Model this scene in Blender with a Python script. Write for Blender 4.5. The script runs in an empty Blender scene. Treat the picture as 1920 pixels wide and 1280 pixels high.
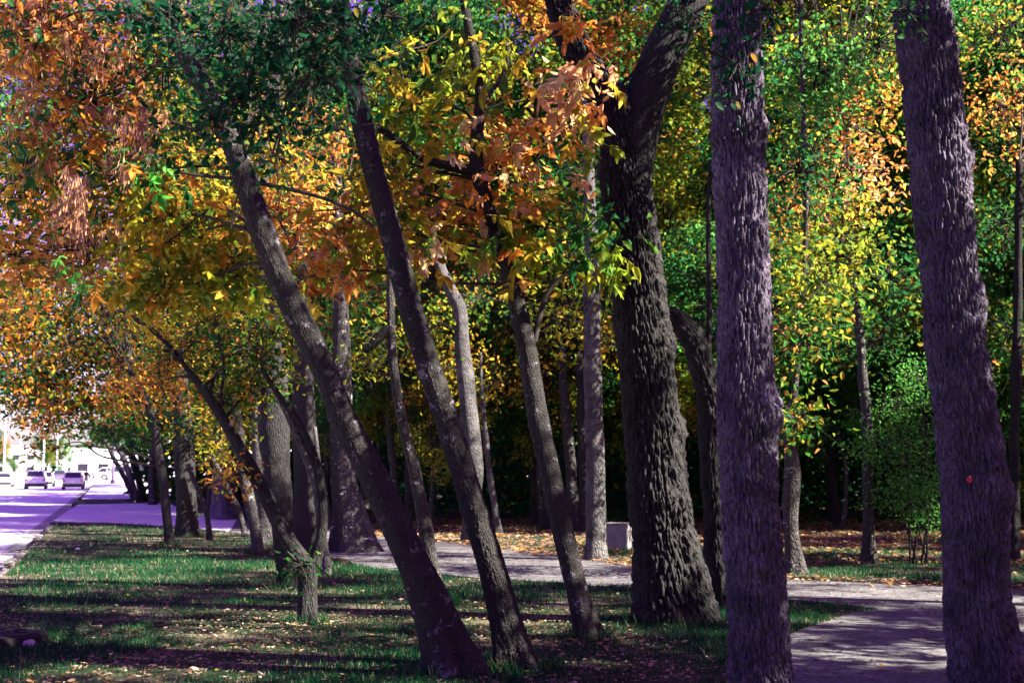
import bpy, bmesh, math, random
import numpy as np
from mathutils import Vector, Matrix, noise

# ------------------------------------------------------------------ camera, sky, sun, exposure
sc = bpy.context.scene
COL = sc.collection
F = 2400.0                 # focal length in pixels of the 1920 px wide photograph
HC = 1.6                   # camera height
PITCH = math.atan(240.0 / F)
cam_d = bpy.data.cameras.new('camera')
cam = bpy.data.objects.new('camera', cam_d)
COL.objects.link(cam)
cam.location = (0, 0, HC)
cam.rotation_euler = (math.pi / 2 + PITCH, 0, 0)
cam_d.sensor_width = 36
cam_d.lens = 36 * F / 1920
cam_d.clip_start = 0.1
cam_d.clip_end = 3000
cam_d.dof.use_dof = True
cam_d.dof.focus_distance = 12.5
cam_d.dof.aperture_fstop = 3.2
sc.camera = cam

SUN_EL = math.radians(38)
SUN_AZ = math.radians(108)          # clockwise from +Y
to_sun = Vector((math.sin(SUN_AZ) * math.cos(SUN_EL), math.cos(SUN_AZ) * math.cos(SUN_EL), math.sin(SUN_EL)))
w = bpy.data.worlds.new('World')
sc.world = w
w.use_nodes = True
nt = w.node_tree
bgn = nt.nodes['Background']
sky = nt.nodes.new('ShaderNodeTexSky')
sky.sky_type = 'NISHITA'
sky.sun_disc = False
sky.sun_elevation = SUN_EL
sky.sun_rotation = SUN_AZ
sky.dust_density = 2.0
tint = nt.nodes.new('ShaderNodeMix')
tint.data_type = 'RGBA'
tint.blend_type = 'MULTIPLY'
tint.inputs['Factor'].default_value = 1.0
nt.links.new(sky.outputs['Color'], tint.inputs['A'])
wtc = nt.nodes.new('ShaderNodeTexCoord')
wsep = nt.nodes.new('ShaderNodeSeparateXYZ')
nt.links.new(wtc.outputs['Generated'], wsep.inputs[0])
wmr = nt.nodes.new('ShaderNodeMapRange')
wmr.interpolation_type = 'SMOOTHSTEP'
wmr.inputs['From Min'].default_value = 0.02
wmr.inputs['From Max'].default_value = 0.30
nt.links.new(wsep.outputs['Z'], wmr.inputs['Value'])
wmx = nt.nodes.new('ShaderNodeMix')
wmx.data_type = 'RGBA'
wmx.inputs['A'].default_value = (1.2, 1.0, 1.3, 1)        # the photograph's sky: white low down, violet aloft
wmx.inputs['B'].default_value = (0.80, 0.17, 1.10, 1)
nt.links.new(wmr.outputs['Result'], wmx.inputs['Factor'])
nt.links.new(wmx.outputs['Result'], tint.inputs['B'])
nt.links.new(tint.outputs['Result'], bgn.inputs['Color'])
bgn.inputs['Strength'].default_value = 0.055

sun_d = bpy.data.lights.new('sun', 'SUN')
sun_d.energy = 5.0
sun_d.angle = math.radians(0.5)
sun_d.color = (1.0, 0.93, 0.82)
sun = bpy.data.objects.new('sun', sun_d)
COL.objects.link(sun)
sun.rotation_euler = to_sun.to_track_quat('Z', 'Y').to_euler()

sc.view_settings.view_transform = 'Standard'
sc.view_settings.look = 'None'
sc.view_settings.exposure = 2.65
sc.view_settings.gamma = 1.0
sc.view_settings.use_curve_mapping = False
sc.cycles.max_bounces = 6
sc.cycles.diffuse_bounces = 1
sc.cycles.glossy_bounces = 2
sc.cycles.transmission_bounces = 4
sc.cycles.use_denoising = True

random.seed(4)
RNG = np.random.default_rng(7)

# ------------------------------------------------------------------ pixel -> place
_R = cam.rotation_euler.to_matrix()
def ray(px, py):
    return _R @ Vector(((px - 960) / F, (640 - py) / F, -1.0))
def P(px, py, Y):
    d = ray(px, py)
    return Vector((0, 0, HC)) + d * (Y / d.y)
def G(px, py, z=0.0):
    d = ray(px, py)
    return Vector((0, 0, HC)) + d * ((z - HC) / d.z)
def mpp(Y):
    return Y / F * 1.005

# ------------------------------------------------------------------ helpers
def tag(o, label=None, cat=None, group=None, kind=None):
    if label: o['label'] = label
    if cat: o['category'] = cat
    if group: o['group'] = group
    if kind: o['kind'] = kind
    return o
def empty(name, loc=(0, 0, 0), rz=0.0):
    o = bpy.data.objects.new(name, None)
    o.empty_display_size = 0.1
    COL.objects.link(o)
    o.location = loc
    o.rotation_euler = (0, 0, rz)
    return o
def link(name, me, parent=None, world_parent=True):
    o = bpy.data.objects.new(name, me)
    COL.objects.link(o)
    if parent is not None:
        o.parent = parent
        if world_parent:                      # mesh is given in world coordinates
            o.matrix_parent_inverse = PINV(parent)
    return o
def PINV(parent):
    m = Matrix.LocRotScale(parent.location, parent.rotation_euler, parent.scale)
    if parent.parent is not None:
        m = parent.parent.matrix_basis @ parent.matrix_parent_inverse @ m
    return m.inverted()
def mesh_np(name, verts, quads=None, tris=None, mat=None, smooth=False, attrs=None):
    me = bpy.data.meshes.new(name)
    verts = np.asarray(verts, dtype=np.float32)
    nv = len(verts)
    q = np.zeros((0, 4), np.int32) if quads is None else np.asarray(quads, np.int32)
    t = np.zeros((0, 3), np.int32) if tris is None else np.asarray(tris, np.int32)
    me.vertices.add(nv)
    me.vertices.foreach_set('co', verts.ravel())
    nl = len(q) * 4 + len(t) * 3
    me.loops.add(nl)
    me.loops.foreach_set('vertex_index', np.concatenate([q.ravel(), t.ravel()]).astype(np.int32))
    me.polygons.add(len(q) + len(t))
    ls = np.concatenate([np.arange(len(q)) * 4, len(q) * 4 + np.arange(len(t)) * 3]).astype(np.int32)
    me.polygons.foreach_set('loop_start', ls)
    if smooth:
        me.polygons.foreach_set('use_smooth', np.ones(len(q) + len(t), bool))
    if attrs:
        for k, (ty, arr) in attrs.items():
            a = me.attributes.new(k, ty, 'POINT')
            arr = np.asarray(arr, np.float32)
            if ty == 'FLOAT_COLOR':
                if arr.shape[1] == 3:
                    arr = np.concatenate([arr, np.ones((len(arr), 1), np.float32)], 1)
                a.data.foreach_set('color', arr.ravel())
            elif ty == 'FLOAT_VECTOR':
                a.data.foreach_set('vector', arr.ravel())
            else:
                a.data.foreach_set('value', arr.ravel())
    me.update(calc_edges=True)
    me.validate()
    if mat: me.materials.append(mat)
    return me
def bm_mesh(name, bm, mat=None, smooth=False):
    me = bpy.data.meshes.new(name)
    bmesh.ops.recalc_face_normals(bm, faces=bm.faces[:])
    bm.to_mesh(me)
    bm.free()
    if smooth:
        for p in me.polygons: p.use_smooth = True
    if mat: me.materials.append(mat)
    return me
def add_box(bm, c, s, rz=0.0, bev=0.0):
    m = Matrix.Translation(c) @ Matrix.Rotation(rz, 4, 'Z') @ Matrix.Diagonal((s[0], s[1], s[2], 1))
    r = bmesh.ops.create_cube(bm, size=1.0, matrix=m)
    if bev:
        es = list({e for v in r['verts'] for e in v.link_edges})
        bmesh.ops.bevel(bm, geom=es, offset=bev, segments=2, affect='EDGES')
def add_cyl(bm, a, b, r0, r1, n=12):
    a = Vector(a); b = Vector(b)
    d = b - a
    m = Matrix.Translation((a + b) / 2) @ d.to_track_quat('Z', 'Y').to_matrix().to_4x4()
    bmesh.ops.create_cone(bm, cap_ends=True, segments=n, radius1=r0, radius2=r1, depth=d.length, matrix=m)

# ------------------------------------------------------------------ materials
def nmat(name):
    m = bpy.data.materials.new(name)
    m.use_nodes = True
    return m, m.node_tree.nodes, m.node_tree.links, m.node_tree.nodes['Principled BSDF']
def plain(name, col, rough=0.7, spec=0.3, metal=0.0, var=0.15, scale=8.0, bump=0.0, coat=0.0):
    m, n, l, b = nmat(name)
    tc = n.new('ShaderNodeTexCoord')
    no = n.new('ShaderNodeTexNoise'); no.inputs['Scale'].default_value = scale; no.inputs['Detail'].default_value = 5
    l.new(tc.outputs['Object'], no.inputs['Vector'])
    mx = n.new('ShaderNodeMix'); mx.data_type = 'RGBA'
    mx.inputs['A'].default_value = tuple(c * (1 - var) for c in col) + (1,)
    mx.inputs['B'].default_value = tuple(min(1, c * (1 + var)) for c in col) + (1,)
    l.new(no.outputs['Fac'], mx.inputs['Factor'])
    l.new(mx.outputs['Result'], b.inputs['Base Color'])
    b.inputs['Roughness'].default_value = rough
    b.inputs['Specular IOR Level'].default_value = spec
    b.inputs['Metallic'].default_value = metal
    b.inputs['Coat Weight'].default_value = coat
    if bump:
        bp = n.new('ShaderNodeBump'); bp.inputs['Strength'].default_value = bump; bp.inputs['Distance'].default_value = 0.02
        l.new(no.outputs['Fac'], bp.inputs['Height']); l.new(bp.outputs['Normal'], b.inputs['Normal'])
    return m
def leaf_mat(name, source, trans=0.48, spec=0.10):
    m, n, l, b = nmat(name)
    if source == 'attr':
        s = n.new('ShaderNodeAttribute'); s.attribute_name = 'Col'
    else:
        s = n.new('ShaderNodeObjectInfo')
    b.inputs['Roughness'].default_value = 0.55
    b.inputs['Specular IOR Level'].default_value = spec
    tr = n.new('ShaderNodeBsdfTranslucent')
    tc = n.new('ShaderNodeTexCoord')
    no = n.new('ShaderNodeTexNoise'); no.inputs['Scale'].default_value = 38.0 if source == 'attr' else 34.0; no.inputs['Detail'].default_value = 4; no.inputs['Roughness'].default_value = 0.65
    l.new(tc.outputs['Object'], no.inputs['Vector'])
    vr = n.new('ShaderNodeMapRange'); vr.inputs['From Min'].default_value = 0.36; vr.inputs['From Max'].default_value = 0.60
    vr.inputs['To Min'].default_value = 0.66; vr.inputs['To Max'].default_value = 1.25
    l.new(no.outputs['Fac'], vr.inputs['Value'])
    mu = n.new('ShaderNodeMix'); mu.data_type = 'RGBA'; mu.blend_type = 'MULTIPLY'; mu.inputs['Factor'].default_value = 1
    l.new(s.outputs['Color'], mu.inputs['A']); l.new(vr.outputs['Result'], mu.inputs['B'])
    l.new(mu.outputs['Result'], b.inputs['Base Color'])
    g = n.new('ShaderNodeGamma'); g.inputs['Gamma'].default_value = 0.78
    l.new(mu.outputs['Result'], g.inputs['Color'])
    l.new(g.outputs['Color'], tr.inputs['Color'])
    mx = n.new('ShaderNodeMixShader'); mx.inputs['Fac'].default_value = trans
    l.new(b.outputs['BSDF'], mx.inputs[1]); l.new(tr.outputs['BSDF'], mx.inputs[2])
    l.new(mx.outputs['Shader'], n['Material Output'].inputs['Surface'])
    return m
def bark_mat(name, c0, c1, lichen=0.0, cw=0.035, stretch=4.0, bump=0.7, lich_col=(0.5, 0.5, 0.48), mott=0.4):
    m, n, l, b = nmat(name)
    at = n.new('ShaderNodeAttribute'); at.attribute_name = 'bk'
    mp = n.new('ShaderNodeMapping'); mp.inputs['Scale'].default_value = (1 / cw, 1 / cw, 1 / (cw * stretch))
    l.new(at.outputs['Vector'], mp.inputs['Vector'])
    wn = n.new('ShaderNodeTexNoise'); wn.inputs['Scale'].default_value = 1.2; wn.inputs['Detail'].default_value = 3
    l.new(mp.outputs['Vector'], wn.inputs['Vector'])
    va = n.new('ShaderNodeVectorMath'); va.operation = 'MULTIPLY_ADD'
    va.inputs[1].default_value = (0.7, 0.7, 0.7)
    l.new(wn.outputs['Color'], va.inputs[0]); l.new(mp.outputs['Vector'], va.inputs[2])
    vo = n.new('ShaderNodeTexVoronoi'); vo.feature = 'DISTANCE_TO_EDGE'; vo.inputs['Scale'].default_value = 1.0
    l.new(va.outputs['Vector'], vo.inputs['Vector'])
    rp = n.new('ShaderNodeMapRange'); rp.inputs['From Max'].default_value = 0.28
    l.new(vo.outputs['Distance'], rp.inputs['Value'])
    fn = n.new('ShaderNodeTexNoise'); fn.inputs['Scale'].default_value = 4.0; fn.inputs['Detail'].default_value = 8; fn.inputs['Roughness'].default_value = 0.7
    l.new(mp.outputs['Vector'], fn.inputs['Vector'])
    ad = n.new('ShaderNodeMath'); ad.operation = 'MULTIPLY_ADD'; ad.inputs[1].default_value = 0.5
    l.new(fn.outputs['Fac'], ad.inputs[0]); l.new(rp.outputs['Result'], ad.inputs[2])
    bp = n.new('ShaderNodeBump'); bp.inputs['Strength'].default_value = bump; bp.inputs['Distance'].default_value = cw * 0.9
    l.new(ad.outputs['Value'], bp.inputs['Height']); l.new(bp.outputs['Normal'], b.inputs['Normal'])
    big = n.new('ShaderNodeTexNoise'); big.inputs['Scale'].default_value = 3.5; big.inputs['Detail'].default_value = 6; big.inputs['Roughness'].default_value = 0.65
    l.new(at.outputs['Vector'], big.inputs['Vector'])
    mx = n.new('ShaderNodeMix'); mx.data_type = 'RGBA'
    mx.inputs['A'].default_value = c0 + (1,); mx.inputs['B'].default_value = c1 + (1,)
    mr = n.new('ShaderNodeMapRange'); mr.inputs['From Min'].default_value = 0.35; mr.inputs['From Max'].default_value = 0.68
    l.new(fn.outputs['Fac'], mr.inputs['Value'])
    mm = n.new('ShaderNodeMath'); mm.operation = 'MULTIPLY'
    l.new(mr.outputs['Result'], mm.inputs[0])
    mr2 = n.new('ShaderNodeMapRange'); mr2.inputs['From Min'].default_value = 0.3; mr2.inputs['From Max'].default_value = 0.7; mr2.inputs['To Min'].default_value = mott
    l.new(big.outputs['Fac'], mr2.inputs['Value']); l.new(mr2.outputs['Result'], mm.inputs[1])
    l.new(mm.outputs['Value'], mx.inputs['Factor'])
    out = mx.outputs['Result']
    if lichen > 0:
        ln = n.new('ShaderNodeTexNoise'); ln.inputs['Scale'].default_value = 9; ln.inputs['Detail'].default_value = 9; ln.inputs['Roughness'].default_value = 0.75
        l.new(at.outputs['Vector'], ln.inputs['Vector'])
        lr = n.new('ShaderNodeMapRange'); lr.inputs['From Min'].default_value = 0.60 - lichen * 0.1; lr.inputs['From Max'].default_value = 0.66 - lichen * 0.1
        l.new(ln.outputs['Fac'], lr.inputs['Value'])
        m2 = n.new('ShaderNodeMix'); m2.data_type = 'RGBA'; m2.inputs['B'].default_value = lich_col + (1,)
        l.new(out, m2.inputs['A']); l.new(lr.outputs['Result'], m2.inputs['Factor'])
        out = m2.outputs['Result']
    l.new(out, b.inputs['Base Color'])
    b.inputs['Roughness'].default_value = 0.9
    b.inputs['Specular IOR Level'].default_value = 0.05
    return m
def ground_mat(name, cols, scale, stain=0.0, bump=0.3, fine=60.0, rough=0.9):
    m, n, l, b = nmat(name)
    tc = n.new('ShaderNodeTexCoord')
    no = n.new('ShaderNodeTexNoise'); no.inputs['Scale'].default_value = scale; no.inputs['Detail'].default_value = 8; no.inputs['Roughness'].default_value = 0.65
    l.new(tc.outputs['Object'], no.inputs['Vector'])
    cr = n.new('ShaderNodeValToRGB')
    cr.color_ramp.elements[0].position = 0.3; cr.color_ramp.elements[0].color = cols[0] + (1,)
    cr.color_ramp.elements[1].position = 0.7; cr.color_ramp.elements[1].color = cols[-1] + (1,)
    for i, c in enumerate(cols[1:-1]):
        e = cr.color_ramp.elements.new(0.3 + 0.4 * (i + 1) / (len(cols) - 1)); e.color = c + (1,)
    l.new(no.outputs['Fac'], cr.inputs['Fac'])
    fn = n.new('ShaderNodeTexNoise'); fn.inputs['Scale'].default_value = fine; fn.inputs['Detail'].default_value = 4
    l.new(tc.outputs['Object'], fn.inputs['Vector'])
    mr = n.new('ShaderNodeMapRange'); mr.inputs['From Min'].default_value = 0.3; mr.inputs['From Max'].default_value = 0.7
    mr.inputs['To Min'].default_value = 1 - stain; mr.inputs['To Max'].default_value = 1 + stain * 0.3
    l.new(fn.outputs['Fac'], mr.inputs['Value'])
    mx = n.new('ShaderNodeMix'); mx.data_type = 'RGBA'; mx.blend_type = 'MULTIPLY'; mx.inputs['Factor'].default_value = 1
    l.new(cr.outputs['Color'], mx.inputs['A']); l.new(mr.outputs['Result'], mx.inputs['B'])
    l.new(mx.outputs['Result'], b.inputs['Base Color'])
    bp = n.new('ShaderNodeBump'); bp.inputs['Strength'].default_value = bump; bp.inputs['Distance'].default_value = 0.01
    l.new(fn.outputs['Fac'], bp.inputs['Height']); l.new(bp.outputs['Normal'], b.inputs['Normal'])
    b.inputs['Roughness'].default_value = rough
    b.inputs['Specular IOR Level'].default_value = 0.08
    return m

M_LEAF = leaf_mat('leaf_attribute', 'attr')
M_LEAFO = leaf_mat('leaf_object', 'obj')
M_GRASS = leaf_mat('grass_blade', 'attr', 0.3, 0.03)
M_LITTER = leaf_mat('dry_leaf', 'attr', 0.12, 0.03)
M_LITTERO = leaf_mat('dry_leaf_single', 'obj', 0.12, 0.03)
M_BARKN = bark_mat('bark_furrowed', (0.04, 0.033, 0.045), (0.31, 0.255, 0.345), 0.0, 0.026, 4.5, 1.0, mott=0.1)
M_BARKD = bark_mat('bark_dark', (0.016, 0.0155, 0.0155), (0.07, 0.067, 0.065), 0.0, 0.022, 5.0, 0.8)
M_BARKL = bark_mat('bark_lichened', (0.02, 0.019, 0.018), (0.075, 0.07, 0.065), 0.25, 0.015, 2.2, 0.8, (0.20, 0.18, 0.21))
M_BARKP = bark_mat('bark_pale', (0.035, 0.034, 0.032), (0.30, 0.29, 0.275), 0.0, 0.03, 3.0, 0.9, mott=0.0)
M_BARKM = bark_mat('bark_grey', (0.03, 0.028, 0.027), (0.10, 0.093, 0.085), 0.1, 0.03, 3.0, 0.7)
M_TWIG = plain('twig_bark', (0.035, 0.029, 0.025), 0.85, 0.15)
M_SEED = plain('seed_wing', (0.36, 0.17, 0.09), 0.7, 0.2, var=0.35, scale=30)

# ------------------------------------------------------------------ trunks
def catmull(pts, n):
    pts = np.asarray(pts, float)
    p = np.vstack([2 * pts[0] - pts[1], pts, 2 * pts[-1] - pts[-2]])
    seg = np.linalg.norm(np.diff(pts[:, :3], axis=0), axis=1)
    cum = np.concatenate([[0], np.cumsum(seg)])
    s = np.linspace(0, cum[-1], n)
    i = np.clip(np.searchsorted(cum, s, side='right') - 1, 0, len(seg) - 1)
    t = ((s - cum[i]) / np.maximum(seg[i], 1e-9))[:, None]
    a, b, c, d = p[i], p[i + 1], p[i + 2], p[i + 3]
    out = 0.5 * (2 * b + (c - a) * t + (2 * a - 5 * b + 4 * c - d) * t ** 2 + (3 * b - a - 3 * c + d) * t ** 3)
    return out, s
def tube(name, pts, mat, nu=12, nv=24, disp=0.0, cell=(0.035, 0.14), lump=0.0, knots=(), seed=0.0, flare=0.0, cap=True):
    """pts: rows x, y, z, r. knots: (s, theta, size, height)"""
    c, s = catmull(pts, nv)
    cen, rad = c[:, :3], np.maximum(c[:, 3], 0.002)
    if flare:
        th_f = np.exp(-s / (rad[0] * 1.9))
    tan = np.gradient(cen, axis=0)
    tan /= np.linalg.norm(tan, axis=1)[:, None]
    ref = np.array([0.0, 1.0, 0.0])
    if abs(tan[:, 1]).mean() > 0.8: ref = np.array([1.0, 0, 0])
    u = np.cross(ref, tan); u /= np.linalg.norm(u, axis=1)[:, None]
    v = np.cross(tan, u)
    th = np.linspace(0, 2 * math.pi, nu, endpoint=False)
    if nu >= 60:                                # more of the rings' points where the bark is looked at
        th = th - 0.42 * np.sin(th + math.pi / 2)
    R0 = rad.mean()
    ct, st = np.cos(th), np.sin(th)
    bk = np.stack([np.outer(np.ones(nv), ct * R0), np.outer(np.ones(nv), st * R0), np.outer(s, np.ones(nu))], -1) + seed * 3.7
    r = np.outer(rad, np.ones(nu))
    if flare:
        lob = 1 + 0.75 * np.cos(th * 4 + seed * 7) + 0.3 * np.cos(th * 7 + seed)
        r = r + np.outer(th_f, lob) * flare * rad[0]
    if lump or disp:
        flat = bk.reshape(-1, 3)
        out = np.zeros(len(flat))
        if lump:
            for k in range(len(flat)):
                q = flat[k]
                out[k] += lump * noise.noise((q[0] * 3.1 / max(R0, .05) * .12, q[1] * 3.1 / max(R0, .05) * .12, q[2] * 1.6))
        if disp:
            icw, ich = 1 / cell[0], 1 / cell[1]
            for k in range(len(flat)):
                q = flat[k]
                x, y, z = q[0] * icw, q[1] * icw, q[2] * ich
                wn = noise.noise_vector((x * 0.6, y * 0.6, z * 0.9))
                d = noise.voronoi((x + wn[0] * .7, y + wn[1] * .7, z + wn[2] * .8))[0]
                d2 = noise.voronoi((x * .55 + wn[1] * .9 + 9, y * .55 + wn[0] * .9, z * .3 + wn[2] * .5))[0]
                e = 0.45 * min((d[1] - d[0]) * 3.2, 1.0) + 0.55 * min((d2[1] - d2[0]) * 3.4, 1.0)
                out[k] += disp * (e - 0.85) + disp * 0.5 * noise.noise((x * 2.2, y * 2.2, z * 1.6))
        r = r + out.reshape(nv, nu)
    for (ks, kt, size, hh) in knots:
        dth = (th[None, :] - kt + math.pi) % (2 * math.pi) - math.pi
        d2 = ((s[:, None] - ks) / size) ** 2 + (dth * R0 / size) ** 2
        r = r + hh * np.exp(-d2 * 1.6) - hh * 0.55 * np.exp(-d2 * 14)
    V = cen[:, None, :] + r[:, :, None] * (ct[None, :, None] * u[:, None, :] + st[None, :, None] * v[:, None, :])
    V = V.reshape(-1, 3)
    a = np.arange(nv - 1)[:, None] * nu + np.arange(nu)[None, :]
    b = np.arange(nv - 1)[:, None] * nu + (np.arange(nu)[None, :] + 1) % nu
    Q = np.stack([a, b, b + nu, a + nu], -1).reshape(-1, 4)
    bkf = bk.reshape(-1, 3)
    T = None
    if cap:
        V = np.vstack([V, cen[-1] + tan[-1] * rad[-1] * 0.4])
        bkf = np.vstack([bkf, bkf[-1]])
        k = (nv - 1) * nu
        T = np.stack([k + np.arange(nu), k + (np.arange(nu) + 1) % nu, np.full(nu, len(V) - 1)], -1)
    return mesh_np(name, V, Q, T, mat, True, {'bk': ('FLOAT_VECTOR', bkf)})
def px_pts(base, pts, wpx0, Y=None, dy=0.0):
    """trunk drawn in pixels (px, py, width) from its foot upwards; depth from where the foot stands"""
    g = G(*base)
    Y = g.y
    rows = [[g.x, g.y, -0.08, wpx0 / 2 * mpp(Y)]]
    n = len(pts)
    for i, (px, py, wd) in enumerate(pts):
        p = P(px, py, Y + dy * (i + 1) / n)
        rows.append([p.x, p.y, p.z, wd / 2 * mpp(Y)])
    return np.array(rows), Y

# ------------------------------------------------------------------ foliage
PAL = {
    'green':  [((0.010, 0.085, 0.016), 5), ((0.02, 0.12, 0.014), 4), ((0.08, 0.17, 0.012), 2), ((0.30, 0.26, 0.02), .5)],
    'dkgreen': [((0.16, 0.13, 0.01), .4), ((0.003, 0.038, 0.012), 6), ((0.005, 0.058, 0.014), 3), ((0.02, 0.08, 0.01), .5), ((0.35, 0.15, 0.015), .2)],
    'brgreen': [((0.05, 0.26, 0.025), 5), ((0.12, 0.36, 0.05), 4), ((0.02, 0.13, 0.015), 2)],
    'ygreen': [((0.16, 0.24, 0.012), 5), ((0.28, 0.30, 0.012), 4), ((0.06, 0.15, 0.015), 3), ((0.48, 0.30, 0.02), 2)],
    'yellow': [((0.42, 0.32, 0.015), 4), ((0.28, 0.27, 0.012), 3), ((0.5, 0.24, 0.02), 2), ((0.08, 0.16, 0.02), 2)],
    'orange': [((0.60, 0.22, 0.025), 5), ((0.64, 0.30, 0.06), 4), ((0.50, 0.15, 0.02), 2), ((0.44, 0.34, 0.02), 3), ((0.14, 0.20, 0.015), 2)],
    'rust':   [((0.36, 0.12, 0.02), 4), ((0.42, 0.20, 0.09), 3), ((0.42, 0.17, 0.015), 3), ((0.02, 0.10, 0.025), 3), ((0.22, 0.09, 0.03), 2.5), ((0.16, 0.15, 0.012), 2)],
    'peach':  [((0.66, 0.33, 0.13), 5), ((0.62, 0.23, 0.04), 4), ((0.62, 0.44, 0.2), 2.5), ((0.45, 0.38, 0.03), 2)],
    'olive':  [((0.26, 0.25, 0.012), 5), ((0.40, 0.29, 0.015), 4), ((0.09, 0.16, 0.012), 4), ((0.55, 0.23, 0.02), 2.5)],
    'mixdark': [((0.012, 0.09, 0.02), 5), ((0.50, 0.19, 0.02), 2.6), ((0.16, 0.19, 0.012), 3), ((0.42, 0.27, 0.02), 2)],
    'forest': [((0.03, 0.12, 0.01), 5), ((0.13, 0.20, 0.01), 4), ((0.01, 0.07, 0.012), 3), ((0.40, 0.29, 0.02), 2.2), ((0.5, 0.2, 0.04), 1.2)],
}
def pick(rng, pal, n):
    cs = np.array([c for c, _ in PAL[pal]]); ws = np.array([w_ for _, w_ in PAL[pal]], float)
    return cs[rng.choice(len(cs), n, p=ws / ws.sum())]
def unit(a):
    return a / np.maximum(np.linalg.norm(a, axis=-1, keepdims=True), 1e-9)
class Foliage:
    def __init__(self, seed):
        self.rng = np.random.default_rng(seed)
        self.v, self.q, self.c, self.n = [], [], [], 0
        self.sv, self.sq, self.sn = [], [], 0
        self.subs = []
    def segs(self, a, b, ra, rb):
        a, b = np.asarray(a, float), np.asarray(b, float)
        n = len(a)
        d = unit(b - a)
        h = unit(np.cross(d, np.array([0.31, 0.77, 0.55])))
        k = np.cross(d, h)
        rows = []
        for base, r in ((a, ra), (b, rb)):
            for j in range(3):
                an = j * 2 * math.pi / 3
                rows.append(base + r * (math.cos(an) * h + math.sin(an) * k))
        V = np.stack(rows, 1).reshape(-1, 3)
        off = np.arange(n)[:, None] * 6 + self.sn
        for j in range(3):
            j2 = (j + 1) % 3
            self.sq.append(np.concatenate([off + j, off + j2, off + 3 + j2, off + 3 + j], 1))
        self.sv.append(V); self.sn += n * 6
    def leaves(self, pos, L, wr, cols, droop=0.6, shape=6, out=None):
        rng = self.rng; n = len(pos)
        d = rng.normal(size=(n, 3)); d[:, 2] = d[:, 2] * 0.6 - droop
        d = unit(d)
        side = unit(np.cross(d, rng.normal(size=(n, 3))))
        nor = np.cross(d, side)
        L = L * rng.uniform(0.65, 1.25, n)[:, None]; W = L * wr
        curl = L * rng.uniform(-0.15, 0.05, n)[:, None]
        fold = W * rng.uniform(0.05, 0.4, n)[:, None]
        if shape == 6:
            v = np.stack([pos, pos + d * L * .28 + side * W * .46 + nor * fold, pos + d * L * .66 + side * W * .40 + nor * (fold + curl * .5),
                          pos + d * L + nor * curl, pos + d * L * .66 - side * W * .40 + nor * (fold + curl * .5), pos + d * L * .28 - side * W * .46 + nor * fold], 1)
            off = np.arange(n)[:, None] * 6 + self.n
            self.q.append(np.concatenate([off, off + 1, off + 2, off + 3], 1)); self.q.append(np.concatenate([off + 3, off + 4, off + 5, off], 1))
            k = 6
        else:
            v = np.stack([pos, pos + d * L * .45 + side * W * .5 + nor * fold, pos + d * L + nor * curl, pos + d * L * .45 - side * W * .5 + nor * fold], 1)
            off = np.arange(n)[:, None] * 4 + self.n
            self.q.append(np.concatenate([off, off + 1, off + 2, off + 3], 1))
            k = 4
        self.v.append(v.reshape(-1, 3)); self.n += n * k
        self.c.append(np.repeat(cols, k, 0))
    def blob(self, cen, radii, nsub, per, pal, L, wr=0.5, spread=0.22, droop=0.6, shape=6, twig=0.006, core=None):
        rng = self.rng
        cen = np.asarray(cen, float); radii = np.asarray(radii, float)
        dirs = unit(rng.normal(size=(nsub, 3)))
        sub = cen + dirs * radii * (rng.uniform(0, 1, nsub) ** 0.45)[:, None]
        pos = np.repeat(sub, per, 0) + rng.normal(size=(nsub * per, 3)) * spread * np.array([1, 1, .75])
        base = np.repeat(pick(rng, pal, nsub), per, 0)
        alt = pick(rng, pal, nsub * per)
        mk = rng.uniform(size=(nsub * per, 1)) < 0.4
        cols = np.where(mk, alt, base) * rng.uniform(0.7, 1.25, (nsub * per, 1))
        self.leaves(pos, L, wr, cols, droop, shape)
        if twig:
            root = (np.asarray(core, float) if core is not None else cen)
            mid = root + (sub - root) * rng.uniform(0.35, 0.6, (nsub, 1)) + rng.normal(size=(nsub, 3)) * 0.12
            st = root + (mid - root) * rng.uniform(0.0, 0.3, (nsub, 1))
            self.segs(st, mid, twig * 1.5, twig); self.segs(mid, sub, twig, twig * 0.5)
            k = nsub
            e = sub + rng.normal(size=(k, 3)) * spread
            self.segs(sub, e, twig * 0.5, twig * 0.25)
        self.subs.append(sub)
    def meshes(self, name):
        f = mesh_np(name, np.vstack(self.v), np.vstack(self.q), None, M_LEAF, False, {'Col': ('FLOAT_COLOR', np.vstack(self.c))}) if self.v else None
        t = mesh_np(name + '_twigs', np.vstack(self.sv), np.vstack(self.sq), None, M_TWIG, False) if self.sv else None
        return f, t

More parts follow.
